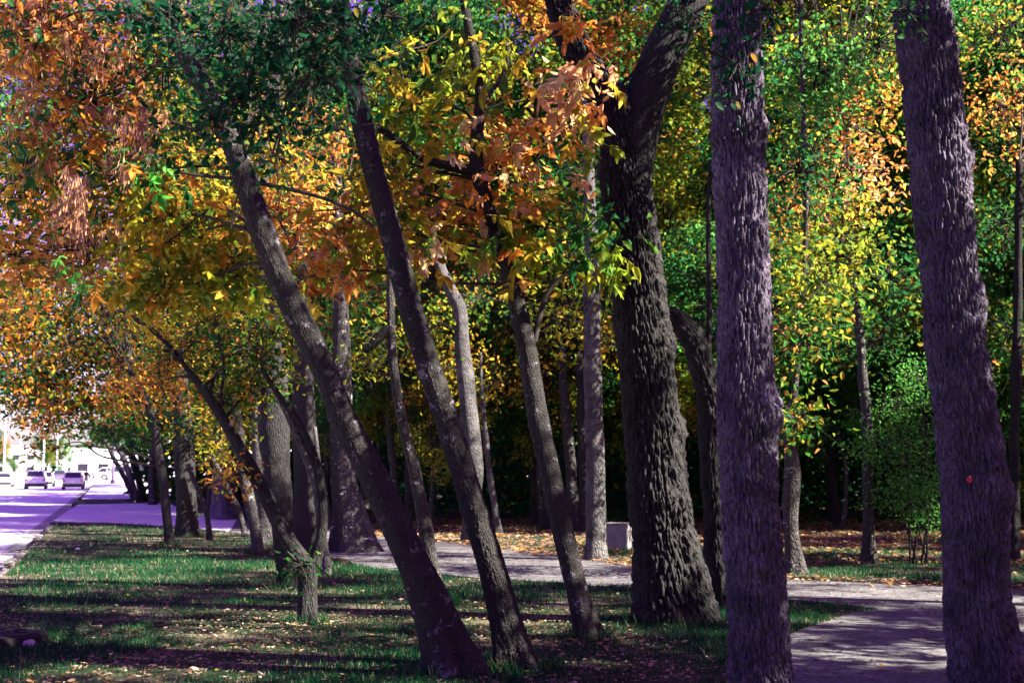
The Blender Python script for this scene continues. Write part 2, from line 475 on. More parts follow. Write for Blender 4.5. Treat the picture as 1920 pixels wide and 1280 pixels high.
def compound_leaf(seed, nl=5, L=0.17):
    """a drooping compound leaf: stalk and separate leaflets"""
    r = random.Random(seed)
    V, Q = [], []
    def leaflet(base, d, side, ln, wd):
        d = Vector(d).normalized(); side = Vector(side); side = (side - d * side.dot(d)).normalized()
        nrm = d.cross(side); k = len(V)
        f = wd * r.uniform(.1, .35); cu = -ln * r.uniform(.02, .2)
        for a, s, z in ((0, 0, 0), (.26, .44, f), (.62, .42, f + cu * .4), (1, 0, cu), (.62, -.42, f + cu * .4), (.26, -.44, f)):
            V.append(base + d * ln * a + side * wd * s + nrm * z)
        Q.append((k, k + 1, k + 2, k + 3)); Q.append((k + 3, k + 4, k + 5, k))
    st = [Vector((0, 0, 0)), Vector((.06, 0, -.005)), Vector((.12, 0, -.03)), Vector((.17, 0, -.07))]
    for i in range(3):
        a, b = st[i], st[i + 1]; k = len(V); wv = Vector((0, .003, 0)); hv = Vector((0, 0, .003))
        V.extend([a - wv, a + wv, b + wv, b - wv]); Q.append((k, k + 1, k + 2, k + 3))
    tip = st[3]
    leaflet(tip, (r.uniform(.3, .8), r.uniform(-.2, .2), -.8), (0, 1, .2), L * r.uniform(.95, 1.2), L * .46)
    for j, (p, sc_) in enumerate(((st[3], .95), (st[2], .7), (st[1], .5))[: (nl - 1) // 2]):
        for s in (-1, 1):
            leaflet(p, (r.uniform(.2, .7), s * r.uniform(.6, 1.1), -r.uniform(.4, 1.2)), (1, -s * .3, .3), L * sc_ * r.uniform(.85, 1.1), L * sc_ * .44)
    return mesh_np('leaf', [tuple(v) for v in V], Q, None, M_LEAFO)
LEAVES = [compound_leaf(i, (5, 7, 5, 5)[i % 4]) for i in range(6)]
def seed_bunch(seed):
    r = random.Random(seed)
    V, Q = [], []
    for i in range(34):
        p = Vector((r.gauss(0, .035), r.gauss(0, .035), -abs(r.gauss(0, .085))))
        d = Vector((r.gauss(0, .25), r.gauss(0, .25), -1)).normalized(); s = d.cross(Vector((r.random() - .5, r.random() - .5, .1))).normalized()
        L = r.uniform(.035, .055); k = len(V)
        V += [p, p + d * L * .6 + s * .005, p + d * L, p + d * L * .6 - s * .005]; Q.append((k, k + 1, k + 2, k + 3))
        t = len(V); V += [Vector((0, 0, .05)), p, p + Vector((.0015, .0015, 0)), Vector((.0015, 0, .05))]; Q.append((t, t + 1, t + 2, t + 3))
    return mesh_np('seed_bunch', [tuple(v) for v in V], Q, None, M_SEED)

def limb(parent, a, b, r0, r1, mat, bend=0.15, seed=0, n=8):
    a, b = Vector(a), Vector(b); r = random.Random(seed)
    L = (b - a).length
    j = lambda s: Vector((r.gauss(0, s), r.gauss(0, s), r.gauss(0, s))) * L
    p1 = a.lerp(b, .33) + j(bend * .35) + Vector((0, 0, L * .06)); p2 = a.lerp(b, .68) + j(bend * .35) + Vector((0, 0, L * .05))
    rows = [[*a, r0], [*p1, r0 * .72 + r1 * .28], [*p2, r0 * .35 + r1 * .65], [*b, r1]]
    return link('limb', tube('limb', rows, mat, 8, 18, seed=seed), parent)
def near_on(path, p):
    """point of a trunk line from which a limb would reach p: a little lower than p"""
    pts = path[:, :3]; c, _ = catmull(path, 40)
    t = np.array(p) - np.array([0, 0, 0.35 * np.linalg.norm(c[:, :2].mean(0) - np.array(p)[:2])])
    k = max(3, int(np.argmin(np.linalg.norm(c[:, :3] - t, axis=1))))
    return c[k, :3], c[k, 3]

SEED = [10]
def tree(name, label, base, pts, w0, mat, blobs=(), leafL=0.1, wr=.5, per=12, spread=.2, shape=6, nu=14, nv=40, disp=0, cell=(.035, .14),
         lump=0, knots=(), flare=0.3, group=None, dy=0.0, limbs=True, twig=0.006, droop=.6, extra=(), cat='tree'):
    SEED[0] += 1; sd = SEED[0]
    path, Y = px_pts(base, pts, w0, dy=dy)
    root = empty(name, (path[0, 0], path[0, 1], 0))
    tag(root, label, cat, group)
    tr = link('trunk', tube('trunk', path, mat, nu, nv, disp, cell, lump, knots, sd * .37, flare), root)
    for (ep, em) in extra:                                     # further stems: rows px, py, width
        rows = []
        for e in ep:
            q = P(e[0], e[1], Y + (e[3] if len(e) > 3 else 0)); rows.append([q.x, q.y, q.z, e[2] / 2 * mpp(Y)])
        link('limb', tube('limb', np.array(rows), em, 10, 30, seed=sd * .7), root)
    if blobs:
        fo = Foliage(sd)
        for i, bl in enumerate(blobs):
            px, py, rx, ry, dY, ny, pal, ns = bl
            c = P(px, py, Y + dY); m = mpp(Y + dY)
            a, ra = near_on(path, c)
            if py < 0 or dY < -1.3:                                   # boughs of the upper crown leave the trunk high up
                cc, _ = catmull(path, 40)
                kk = int(np.interp(i % 5, [0, 4], [31, 39])); a, ra = cc[kk, :3], cc[kk, 3]
            if limbs:
                limb(root, a, c, min(ra * .4, .009 + .0006 * Y), .006, M_TWIG if ra < .15 else mat, .12, sd * 31 + i)
            fo.blob(c, (rx * m, ny, ry * m), ns, per, pal, leafL, wr, spread, droop, shape, twig)
        f, t = fo.meshes('crown')
        tag(link('crown', f, root), kind='stuff')
        if t: tag(link('twig_tracery', t, root), kind='stuff')
        root_f = fo
    else:
        root_f = None
    return root, path, Y, root_f

def hang_leaves(root, Y, spec, n, rng, scale):
    """single compound leaves as parts; spec rows: px, py, rx, ry, dY, depth, palette, weight"""
    ws = np.array([s[7] for s in spec], float); idx = rng.choice(len(spec), n, p=ws / ws.sum())
    for i in idx:
        px, py, rx, ry, dY, ny, pal, _ = spec[i]
        d = unit(rng.normal(size=3)) * rng.uniform(0, 1) ** .4
        p = P(px + d[0] * rx, py + d[2] * ry, Y + dY + d[1] * ny)
        o = bpy.data.objects.new('leaf', LEAVES[int(rng.integers(len(LEAVES)))])
        COL.objects.link(o)
        o.parent = root
        o.location = p - root.location
        o.rotation_euler = (rng.normal() * .35, rng.normal() * .35 + .1, rng.uniform(0, 6.283))
        s = scale * rng.uniform(.75, 1.2); o.scale = (s, s, s)
        c = pick(rng, pal, 1)[0] * rng.uniform(.75, 1.2)
        o.color = (*c, 1)

# ------------------------------------------------------------------ setting: ground, road, kerb, lawn, walk
M_SOIL = ground_mat('lawn_soil', [(0.010, 0.03, 0.011), (0.04, 0.042, 0.024), (0.26, 0.21, 0.14)], 0.9, 0.35, 0.6, 45)
M_FLOOR = ground_mat('forest_floor', [(0.03, 0.027, 0.015), (0.08, 0.05, 0.028), (0.03, 0.05, 0.012)], 0.7, 0.4, 0.6, 30)
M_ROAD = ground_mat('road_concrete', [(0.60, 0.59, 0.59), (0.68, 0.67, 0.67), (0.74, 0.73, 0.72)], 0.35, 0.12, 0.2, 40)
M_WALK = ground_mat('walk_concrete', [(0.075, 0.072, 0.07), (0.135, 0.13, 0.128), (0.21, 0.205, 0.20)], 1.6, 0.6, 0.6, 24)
M_KERB = ground_mat('kerb_concrete', [(0.16, 0.15, 0.145), (0.34, 0.33, 0.31), (0.46, 0.44, 0.42)], 2.5, 0.35, 0.6, 50)
M_KERBD = ground_mat('dark_kerb_stone', [(0.03, 0.028, 0.027), (0.10, 0.095, 0.09), (0.30, 0.28, 0.26)], 2.0, 0.5, 0.8, 40)  # kerb stones a darker mix than the gutter concrete
M_PAINT = plain('road_paint', (0.75, 0.75, 0.73), 0.6)
M_FAR = ground_mat('far_grass', [(0.06, 0.12, 0.035), (0.10, 0.15, 0.05), (0.16, 0.17, 0.08)], 0.05, 0.2, 0.2, 3)

def sheet(name, poly, z, mat, thick=0.0, div=0.0):
    bm = bmesh.new()
    vs = [bm.verts.new((p[0], p[1], z)) for p in poly]
    f = bm.faces.new(vs)
    if thick:
        r = bmesh.ops.extrude_face_region(bm, geom=[f])
        for v in r['geom']:
            if isinstance(v, bmesh.types.BMVert): v.co.z = z - thick
    me = bm_mesh(name, bm, mat)
    o = link(name, me)
    return tag(o, kind='structure')
k0, k1 = G(0, 1068), G(145, 937)
KD = (k1 - k0); KD.z = 0; KD.normalize()           # direction of the road, away from the camera
KN = Vector((KD.y, -KD.x, 0))                      # to the right of the road
def K(s, off, z=0.0):                              # s metres along the kerb from k0, off metres to the right
    v = k0 + KD * s + KN * off
    return Vector((v.x, v.y, z))

sheet('ground', [(-900, -200), (900, -200), (900, 1500), (-900, 1500)], -0.16, M_FAR)
sheet('road', [K(-60, -0.02), K(900, -0.02), K(900, -17), K(-60, -17)], -0.12, M_ROAD)
for off in (-3.9, -7.5, -11.1):
    for s in range(-20, 260, 12):
        a, b = s, s + 3
        if off == -3.9 or off == -11.1:
            sheet('lane_mark', [K(a, off), K(b, off), K(b, off - .12), K(a, off - .12)], -0.116, M_PAINT)
sheet('gutter', [K(-60, -.03), K(400, -.03), K(400, -.48), K(-60, -.48)], -0.115, M_KERB)
# verge across the road
sheet('far_verge', [K(-60, -17.3), K(900, -17.3), K(900, -80), K(-60, -80)], 0.0, M_FAR)

# the walk: traced edges, each point on the ground
near_e = [(96, 979), (200, 980), (310, 986), (430, 997), (520, 1015), (600, 1040), (700, 1066), (850, 1080), (1000, 1090), (1200, 1104), (1340, 1113), (1480, 1124), (1600, 1137), (1640, 1143),
          (1560, 1163), (1478, 1187), (1436, 1206), (1412, 1250), (1404, 1320), (1420, 1500)]
far_e = [(145, 946), (240, 944), (318, 944), (366, 966), (430, 971), (480, 977), (600, 990), (700, 1004), (870, 1019), (1000, 1036), (1190, 1061), (1480, 1087), (1700, 1096), (1920, 1106), (2300, 1122)]
g = lambda q: G(q[0], q[1])
def jag(pts, amp, step=0.35, seed=1):
    r = random.Random(seed); out = []
    for a, b in zip(pts[:-1], pts[1:]):
        n = max(1, min(14, int((b - a).length / step)))
        for i in range(n):
            p = a.lerp(b, i / n); am = amp * min(1, p.y / 18); out.append(p + Vector((r.gauss(0, am), r.gauss(0, am), 0)))
    out.append(pts[-1]); return out
NE = jag([g(p) for p in near_e], 0.035); FE = jag([g(p) for p in far_e], 0.05, seed=2)
walk_poly = NE + [Vector((6.5, NE[-1].y, 0)), Vector((14, 9, 0))] + FE[::-1]
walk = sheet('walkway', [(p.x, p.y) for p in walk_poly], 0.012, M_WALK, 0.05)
walk2 = np.array([(p.x, p.y) for p in walk_poly])
drive = [g(q_) for q_ in ((96, 979), (200, 980), (310, 986), (430, 997), (445, 973), (366, 966), (318, 944), (240, 944), (145, 946))]
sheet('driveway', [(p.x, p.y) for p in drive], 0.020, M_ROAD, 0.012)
def inside(pts, poly):
    x, y = pts[:, 0], pts[:, 1]; r = np.zeros(len(pts), bool)
    j = len(poly) - 1
    for i in range(len(poly)):
        xi, yi, xj, yj = *poly[i], *poly[j]
        c = ((yi > y) != (yj > y)) & (x < (xj - xi) * (y - yi) / (yj - yi + 1e-12) + xi)
        r ^= c; j = i
    return r
# lawn: a gently uneven sheet right of the kerb
def lawn_z(x, y):
    return 0.0
def lawn():
    s_, o_ = np.meshgrid(np.linspace(-45, 140, 110), np.linspace(0.14, 75, 60), indexing='ij')
    X = k0.x + KD.x * s_ + KN.x * o_; Yv = k0.y + KD.y * s_ + KN.y * o_
    Z = np.zeros_like(X)
    V = np.stack([X, Yv, Z], -1).reshape(-1, 3)
    n, m = s_.shape
    a = (np.arange(n - 1)[:, None] * m + np.arange(m - 1)[None, :]).ravel()
    Q = np.stack([a, a + 1, a + m + 1, a + m], -1)
    o = link('lawn', mesh_np('lawn', V, Q, None, M_SOIL)); return tag(o, kind='structure')
LAWN = lawn()
# parking apron beyond, rising gently
def car_park():
    q = [K(51, .16, 0.008), K(56, 34, 0.008), K(150, 90, 0.62), K(150, .16, 0.35), K(330, .16, 0.8), K(330, 120, 0.8)]
    me = mesh_np('car_park', [tuple(v) for v in q], [(0, 1, 2, 3), (3, 2, 5, 4)], None, M_ROAD)
    return tag(link('car_park', me), kind='structure')
car_park()
# forest floor strip under the wood
fp = [(-1.0, 33), (3, 31), (8, 25), (13, 22.5), (22, 21), (60, 21), (60, 95), (-18, 95), (-9, 50)]
sheet('forest_floor', fp, 0.005, M_FLOOR)
# kerb: single stones, some chipped or sunk
kerb = empty('kerb', K(0, 0.05)); tag(kerb, kind='structure')
def stone(seed):
    r = random.Random(seed); bm = bmesh.new()
    add_box(bm, (0, 0, 0), (.155, 1.46, .2), 0, .02)
    bmesh.ops.subdivide_edges(bm, edges=[e for e in bm.edges if e.calc_length() > .5], cuts=5)
    for v in bm.verts:
        v.co += Vector((r.gauss(0, .008), r.gauss(0, .01), r.gauss(0, .008) - (0.04 if r.random() < .12 and v.co.z > 0 else 0)))
    return bm_mesh('kerb_stone', bm, M_KERBD)
KS = [stone(i) for i in range(5)]
rz_k = math.atan2(-KD.x, KD.y)
rr = random.Random(3)
for i in range(-14, 52):
    s = i * 1.5
    kk = G(100, 978); s_open0 = (kk - k0).dot(KD)
    if s_open0 < s < s_open0 + 20: continue
    if rr.random() < .10: continue
    o = link('kerb_stone', KS[rr.randrange(5)], kerb, False)
    o.location = K(s, .06, -0.075 + rr.gauss(0, .012)) - kerb.location
    o.rotation_euler = (rr.gauss(0, .01), rr.gauss(0, .03), rz_k + rr.gauss(0, .012))

# ------------------------------------------------------------------ grass, litter
def in_view(n, y0, y1, rng, mx=1.12):
    Y = np.sqrt(rng.uniform(y0 ** 2, y1 ** 2, n)); X = rng.uniform(-mx, mx, n) * Y * .4
    return X, Y
def lawn_ok(X, Y, margin=0.2):
    off = (X - k0.x) * KN.x + (Y - k0.y) * KN.y
    return (off > margin) & ~inside(np.stack([X, Y], 1), walk2)
def cover(X, Y):
    """how thick the grass is here, 0..1"""
    out = np.zeros(len(X))
    for i in range(len(X)):
        out[i] = noise.noise((X[i] * .55, Y[i] * .38, 1.3)) + .5 * noise.noise((X[i] * 1.9, Y[i] * 1.2, 7.7))
    return np.clip(.68 + out * 1.0, .22, 1)
FEET = [(857, 1268, .24), (975, 1258, .2), (1102, 1198, .15), (1268, 1166, .45), (1427, 1302, .3), (577, 1168, .13), (545, 1102, .2), (827, 1134, .14), (318, 1024, .13), (352, 1004, .3), (484, 1040, .15), (572, 1036, .25)]
def ring(rng, n, spread):
    xs, ys = [], []
    for px, py, r in FEET:
        q = G(px, py); a = rng.uniform(0, 6.283, n); d = r + np.abs(rng.normal(size=n)) * spread
        xs.append(q.x + np.cos(a) * d); ys.append(q.y + np.sin(a) * d)
    return np.concatenate(xs), np.concatenate(ys)
def grass():
    rng = np.random.default_rng(5); vs, cs = [], []
    for (n, y0, y1, h, wd) in ((260000, 8.2, 15, .046, .006), (170000, 15, 26, .055, .011), (80000, 26, 62, .065, .022), (0, 0, 0, .10, .007)):
        X, Y = in_view(n, y0, y1, rng) if n else ring(rng, 420, .10)
        k = lawn_ok(X, Y); X, Y = X[k], Y[k]
        c = cover(X, Y) if n else np.ones(len(X)); k = rng.uniform(size=len(X)) < c; X, Y, c = X[k], Y[k], c[k]
        fl = inside(np.stack([X, Y], 1), np.array(fp)); kk = ~fl | (rng.uniform(size=len(X)) < .35); X, Y, c = X[kk], Y[kk], c[kk]
        m = len(X)
        H = h * rng.uniform(.4, 1.3, m) * (.5 + .6 * c); a = rng.uniform(0, 6.283, m); ln = rng.uniform(.1, .9, m)
        sx, sy = np.cos(a) * wd * .5, np.sin(a) * wd * .5
        b = rng.uniform(0, 6.283, m); tx, ty = np.cos(b) * ln * H, np.sin(b) * ln * H
        z = np.zeros(m)
        v = np.stack([np.stack([X - sx, Y - sy, z], 1), np.stack([X + sx, Y + sy, z], 1),
                      np.stack([X + sx * .3 + tx, Y + sy * .3 + ty, H], 1), np.stack([X - sx * .3 + tx, Y - sy * .3 + ty, H], 1)], 1)
        base = np.array([(0.004, 0.048, 0.018), (0.008, 0.070, 0.022), (0.03, 0.095, 0.02), (0.26, 0.22, 0.13)])
        ci = rng.choice(4, m, p=[.50, .32, .12, .06]); col = base[ci] * rng.uniform(.7, 1.3, (m, 1))
        vs.append(v.reshape(-1, 3)); cs.append(np.repeat(col, 4, 0))
    V = np.vstack(vs); q = np.arange(len(V)).reshape(-1, 4)
    o = link('grass', mesh_np('grass', V, q, None, M_GRASS, False, {'Col': ('FLOAT_COLOR', np.vstack(cs))}))
    tag(o, 'patchy green and straw coloured grass on the shaded lawn', 'grass', kind='stuff')
grass()
LIT = np.array([(0.42, 0.22, 0.09), (0.5, 0.32, 0.2), (0.30, 0.15, 0.07), (0.46, 0.36, 0.26), (0.5, 0.22, 0.03), (0.38, 0.30, 0.05), (0.16, 0.12, 0.10)]) * 0.75
def litter():
    rng = np.random.default_rng(9); vs, cs = [], []
    def put(X, Y, z, L, pw):
        m = len(X); a = rng.uniform(0, 6.283, m); L = L * rng.uniform(.6, 1.3, m); W = L * rng.uniform(.4, .7, m)
        dx, dy, sx, sy = np.cos(a), np.sin(a), -np.sin(a), np.cos(a)
        zc = rng.uniform(.0, .5, (m, 4)) * L[:, None] * .7
        c = np.stack([X, Y], 1); e = np.stack([dx, dy], 1); s = np.stack([sx, sy], 1)
        pts = [c - e * L[:, None] * .5, c + s * W[:, None] * .5, c + e * L[:, None] * .5, c - s * W[:, None] * .5]
        v = np.stack([np.concatenate([p, (z + zc[:, i])[:, None]], 1) for i, p in enumerate(pts)], 1)
        vs.append(v.reshape(-1, 3)); col = LIT[rng.choice(7, m, p=pw)] * rng.uniform(.6, 1.25, (m, 1)); cs.append(np.repeat(col, 4, 0))
    pw = np.array([1.0, 3.5, 2.5, 4.5, .5, .5, 4.]); pw /= pw.sum()
    for n, y0, y1, L in ((17000, 8.2, 15, .042), (11000, 15, 30, .055)):
        X, Y = in_view(n, y0, y1, rng); k = lawn_ok(X, Y, .0); X, Y = X[k], Y[k]
        c = cover(X, Y); k = rng.uniform(size=len(X)) < (1.1 - c) ** 1.5 + .06; X, Y = X[k], Y[k]
        put(X, Y, np.full(len(X), .012), L, pw)
    X, Y = ring(rng, 90, .28); k = lawn_ok(X, Y, .0); put(X[k], Y[k], np.full(int(k.sum()), .02), .06, pw)
    X = rng.uniform(-4, 16, 16000); Y = rng.uniform(21, 42, 16000)      # under the wood
    k = inside(np.stack([X, Y], 1), np.array(fp)) | (lawn_ok(X, Y) & (Y > 22)); X, Y = X[k], Y[k]
    pf = np.array([4, 4, 4, 2, 2.5, .8, 2.]); pf /= pf.sum(); put(X, Y, np.full(len(X), .012), .12, pf)
    X, Y = in_view(5000, 8.5, 34, rng); k = inside(np.stack([X, Y], 1), walk2) & (rng.uniform(size=5000) < .4); X, Y = X[k], Y[k]
    put(X, Y, np.full(len(X), .016), .055, pf)
    X, Y = in_view(16000, 8.5, 26, rng); k = inside(np.stack([X, Y], 1), walk2); X, Y = X[k], Y[k]
    pd = np.array([0, 0, 1, 0, 0, 0, 5.]); pd /= pd.sum(); put(X, Y, np.full(len(X), .014), .035, pd)
    e = np.array([(p.x, p.y) for p in FE if p.y < 40]); k = rng.integers(len(e), size=2600)    # drifts along the far edge of the walk
    q = e[k] + rng.normal(size=(2600, 2)) * (.18, .3); put(q[:, 0], q[:, 1] + .15, np.full(len(q), .02), .10, pf)
    V = np.vstack(vs); o = link('leaf_litter', mesh_np('leaf_litter', V, np.arange(len(V)).reshape(-1, 4), None, M_LITTER, False, {'Col': ('FLOAT_COLOR', np.vstack(cs))}))
    tag(o, 'brown and orange fallen leaves scattered over lawn, walk and forest floor', 'leaf litter', kind='stuff')
    # the largest in view as single leaves
    def one(seed):
        r = random.Random(seed); V, Q = [], []
        for i, t in enumerate((0, .3, .65, 1)):
            wd = (.0, .26, .22, .0)[i]; z = (.0, .08, .1, .3)[i] * r.uniform(.3, 1); V += [(t - .5, -wd, z + wd * .6 * r.random()), (t - .5, 0, z), (t - .5, wd, z + wd * .6 * r.random())]
        for i in range(3):
            for j in range(2): k = i * 3 + j; Q.append((k, k + 3, k + 4, k + 1))
        return mesh_np('fallen_leaf', V, Q, None, M_LITTERO)
    FL = [one(i) for i in range(6)]
    n = 0
    while n < 300:
        X, Y = in_view(1, 8.3, 12.5, rng)
        if not lawn_ok(X, Y, .0)[0]: continue
        if rng.uniform() > 1.2 - cover(X, Y)[0]: continue
        o = link('fallen_leaf', FL[int(rng.integers(6))], LAWN, False); s = rng.uniform(.045, .09)
        o.location = (X[0], Y[0], .022); o.scale = (s, s, s); o.rotation_euler = (rng.normal() * .3, rng.normal() * .3, rng.uniform(0, 6.28))
        c = LIT[rng.choice(7, p=pw)] * rng.uniform(.7, 1.2); o.color = (*c, 1); n += 1
litter()
#PART2
# ------------------------------------------------------------------ the near trees
PI = math.pi
ABM = [1.7]
ABR = np.random.default_rng(12)
def ABOVE(px, py, r, pal, ns, dY=0.0):
    """the crown above the picture: separate leafy boughs with gaps between them"""
    out = []
    for i in range(7):
        d = unit(ABR.normal(size=3)) * ABR.uniform(.35, 1.1)
        q = r * ABR.uniform(.34, .5)
        yy = min(py + d[2] * r * .9, -q * .75)
        out.append((px + d[0] * r * 1.3, yy, q, q * .75, dY + d[1] * r * .005, q * .004, pal, int(ns * ABM[0] / 5)))
    return out
# furrowed trunk, right of centre
t_near, *_ = tree('tree', 'tree with furrowed grey trunk and a knob halfway, left of the paved walk', (1427, 1302),
     [(1426, 1270, 112), (1418, 1100, 108), (1408, 940, 108), (1400, 770, 106), (1393, 500, 101), (1384, 240, 98), (1380, 0, 92), (1374, -200, 86), (1362, -420, 70)],
     118, M_BARKN, [(1385, 120, 55, 90, -.35, .18, 'dkgreen', 9), (1400, 30, 50, 50, -.4, .2, 'dkgreen', 6),
      *ABOVE(1250, -420, 330, 'green', 60), *ABOVE(1600, -560, 330, 'green', 60, 1), *ABOVE(1380, -800, 380, 'green', 70)],
     .075, .55, 12, .13, nu=210, nv=520, disp=.034, cell=(.028, .13), lump=.018, flare=.10,
     knots=[(2.12, -.35, .16, .085), (4.15, PI + .35, .09, .07), (3.1, -1.2, .1, .025), (1.0, -1.9, .12, .03), (4.2, -.2, .1, .05)])
# tree at the right edge, with a red mark
t_right, pr, Yr, _ = tree('tree', 'leaning furrowed tree at the right edge, with burls and a red mark', (1868, 1296),
     [(1862, 1275, 138), (1836, 1150, 112), (1830, 1050, 112), (1826, 900, 118), (1798, 700, 112), (1777, 500, 108), (1756, 250, 114), (1727, 0, 106), (1700, -200, 96), (1668, -420, 80)],
     148, M_BARKN, [(1700, 20, 45, 40, -.4, .2, 'green', 4), *ABOVE(1700, -520, 330, 'green', 65), *ABOVE(1950, -650, 360, 'green', 65, .5), *ABOVE(2200, -400, 300, 'ygreen', 60, -.5), *ABOVE(1760, -200, 300, 'green', 110, 4.5), *ABOVE(2100, -100, 320, 'green', 130, 5), *ABOVE(1560, -330, 300, 'forest', 90, 4.5), *ABOVE(1900, -260, 320, 'green', 130, 5.5), *ABOVE(1720, -90, 300, 'green', 120, 3.6), *ABOVE(2260, -150, 320, 'green', 130, 3), *ABOVE(1980, -90, 300, 'green', 120, 6.5)],  # boughs set deep beyond the trunk are added to shade the lawn
     .075, .55, 12, .13, nu=210, nv=520, disp=.034, cell=(.028, .13), lump=.022, flare=.14,
     knots=[(.35, -.5, .17, .07), (.62, -.9, .12, .05), (1.52, .0, .12, .07), (2.95, -.3, .14, .05), (3.35, -1.1, .12, .03), (4.0, -.1, .12, .05), (1.05, -1.7, .1, -.035), (.9, -2.3, .09, .03)])
mk = P(1818, 899, Yr - .272)
bm = bmesh.new(); bmesh.ops.create_icosphere(bm, subdivisions=2, radius=.021, matrix=Matrix.Translation(mk) @ Matrix.Diagonal((1, .35, 1.1, 1)))
link('tree_tag', bm_mesh('tree_tag', bm, plain('tag_red', (0.6, 0.012, 0.02), 0.4, 0.5), True), t_right)
bm = bmesh.new(); add_cyl(bm, mk + Vector((0, .02, .022)), mk + Vector((0, -.012, .022)), .005, .007, 8)
link('nail', bm_mesh('nail', bm, plain('nail_steel', (0.6, 0.6, 0.6), 0.35, .5, 1.0)), t_right)

# big forked trunk
ABM[0] = 0.9
big_limb_r = [(1183, 430, 50), (1188, 320, 74), (1203, 215, 82), (1240, 110, 80), (1285, 15, 74), (1330, -120, 68), (1380, -330, 56)]
tree('tree', 'big dark trunk forking high up into two limbs, beside the walk', (1268, 1166),
     [(1266, 1140, 138), (1250, 1030, 116), (1236, 940, 110), (1222, 780, 106), (1205, 620, 100), (1190, 470, 98), (1172, 330, 96), (1150, 210, 84), (1100, 130, 62), (1062, 50, 56), (1035, -60, 50), (1000, -260, 40)],
     150, M_BARKD, [*ABOVE(1400, -400, 380, 'green', 60), *ABOVE(1150, -600, 380, 'green', 60, 1.5), (1290, 20, 60, 70, -.6, .4, 'dkgreen', 8)],
     .085, .5, 12, .17, nu=170, nv=400, disp=.05, cell=(.032, .16), lump=.03, flare=.16, extra=[(big_limb_r, M_BARKD)],
     knots=[(1.35, -1.1, .2, .07), (2.1, -.15, .14, .08), (3.0, -.2, .16, .06)])
tree('tree', 'dark trunk arching left behind the big forked trunk', (1352, 1142),
     [(1350, 1100, 44), (1340, 950, 43), (1336, 800, 47), (1325, 715, 52), (1302, 640, 52), (1268, 600, 44), (1230, 585, 36), (1190, 560, 28)],
     50, M_BARKD, (), nu=60, nv=160, disp=.03, cell=(.03, .12), lump=.05, flare=.25, knots=[(2.3, -1.4, .12, .05), (2.75, -.4, .12, .05), (1.4, -1.8, .1, .03)],
     extra=[([(1328, 660, 12), (1330, 560, 11), (1328, 430, 9), (1332, 300, 7)], M_BARKD), ([(1338, 640, 9), (1350, 600, 8), (1362, 570, 7), (1400, 500, 5)], M_BARKD)])

# three slender leaning trees
ABM[0] = 0.55
LT = M_BARKL
r1, p1, Y1, f1 = tree('tree', 'leftmost and most tilted of the three slender leaning trees, lichen on its bark', (857, 1268),
     [(846, 1240, 74), (803, 1120, 64), (738, 975, 57), (690, 870, 53), (650, 795, 51), (605, 690, 49), (535, 545, 50), (478, 395, 47), (442, 290, 42), (395, 185, 38), (335, 85, 35), (292, 0, 32), (250, -100, 28), (200, -230, 24)],
     84, LT, [(80, 60, 130, 90, .6, .8, 'rust', 60), (160, 190, 150, 110, .9, .9, 'rust', 60), (40, 330, 80, 120, 1.2, .7, 'mixdark', 34), (230, 330, 140, 100, 1.2, .9, 'mixdark', 50),
      (330, 440, 150, 80, 1.3, .9, 'olive', 60), (180, 470, 140, 80, 1.5, .9, 'rust', 50), (450, 520, 90, 60, .9, .6, 'ygreen', 26), (320, 540, 120, 40, .8, .6, 'olive', 22),
      (310, 120, 120, 120, .9, .6, 'green', 30), (30, 480, 80, 80, 1.6, .8, 'orange', 30),
      *ABOVE(80, -250, 300, 'mixdark', 60), *ABOVE(400, -330, 300, 'green', 60, 1)],
     .105, .48, 13, .17, nu=96, nv=330, disp=.009, cell=(.022, .05), lump=.015, flare=.6, knots=[(3.4, -1.2, .08, .03), (2.3, PI, .09, .02)],
     extra=[([(440, 335, 9), (520, 350, 8), (600, 370, 7), (660, 395, 6), (700, 425, 5)], M_TWIG), ([(440, 335, 7), (380, 330, 6), (330, 322, 5)], M_TWIG)])
spec1 = [(60, 60, 120, 80, .4, .7, 'rust', 3), (170, 200, 140, 110, .6, .8, 'rust', 4), (60, 330, 100, 110, .6, .6, 'mixdark', 2), (240, 330, 130, 100, .7, .8, 'mixdark', 4),
         (330, 430, 140, 80, .7, .8, 'olive', 4), (420, 520, 90, 50, .5, .5, 'ygreen', 2), (290, 530, 130, 40, .4, .4, 'olive', 2.4), (140, 500, 40, 30, 0, .2, 'brgreen', .35), (260, 310, 40, 40, 0, .2, 'brgreen', .4)]
hang_leaves(r1, Y1, spec1, 300, np.random.default_rng(21), .78)
SB = [seed_bunch(i) for i in range(4)]
rg = np.random.default_rng(3)
for (px, py, n) in ((60, 110, 5), (130, 60, 5), (200, 90, 4), (235, 235, 4), (90, 300, 5), (150, 350, 5), (215, 290, 3), (165, 420, 5), (110, 380, 4), (60, 210, 3), (280, 250, 2)):
    for i in range(n):
        p = P(px + rg.normal() * 24, py + rg.normal() * 16, Y1 + .3 + rg.normal() * .3)
        o = bpy.data.objects.new('seed_bunch', SB[int(rg.integers(4))]); COL.objects.link(o); o.parent = r1
        o.location = p - r1.location; o.rotation_euler = (0, 0, rg.uniform(0, 6)); s = rg.uniform(.9, 1.5); o.scale = (s, s, s)

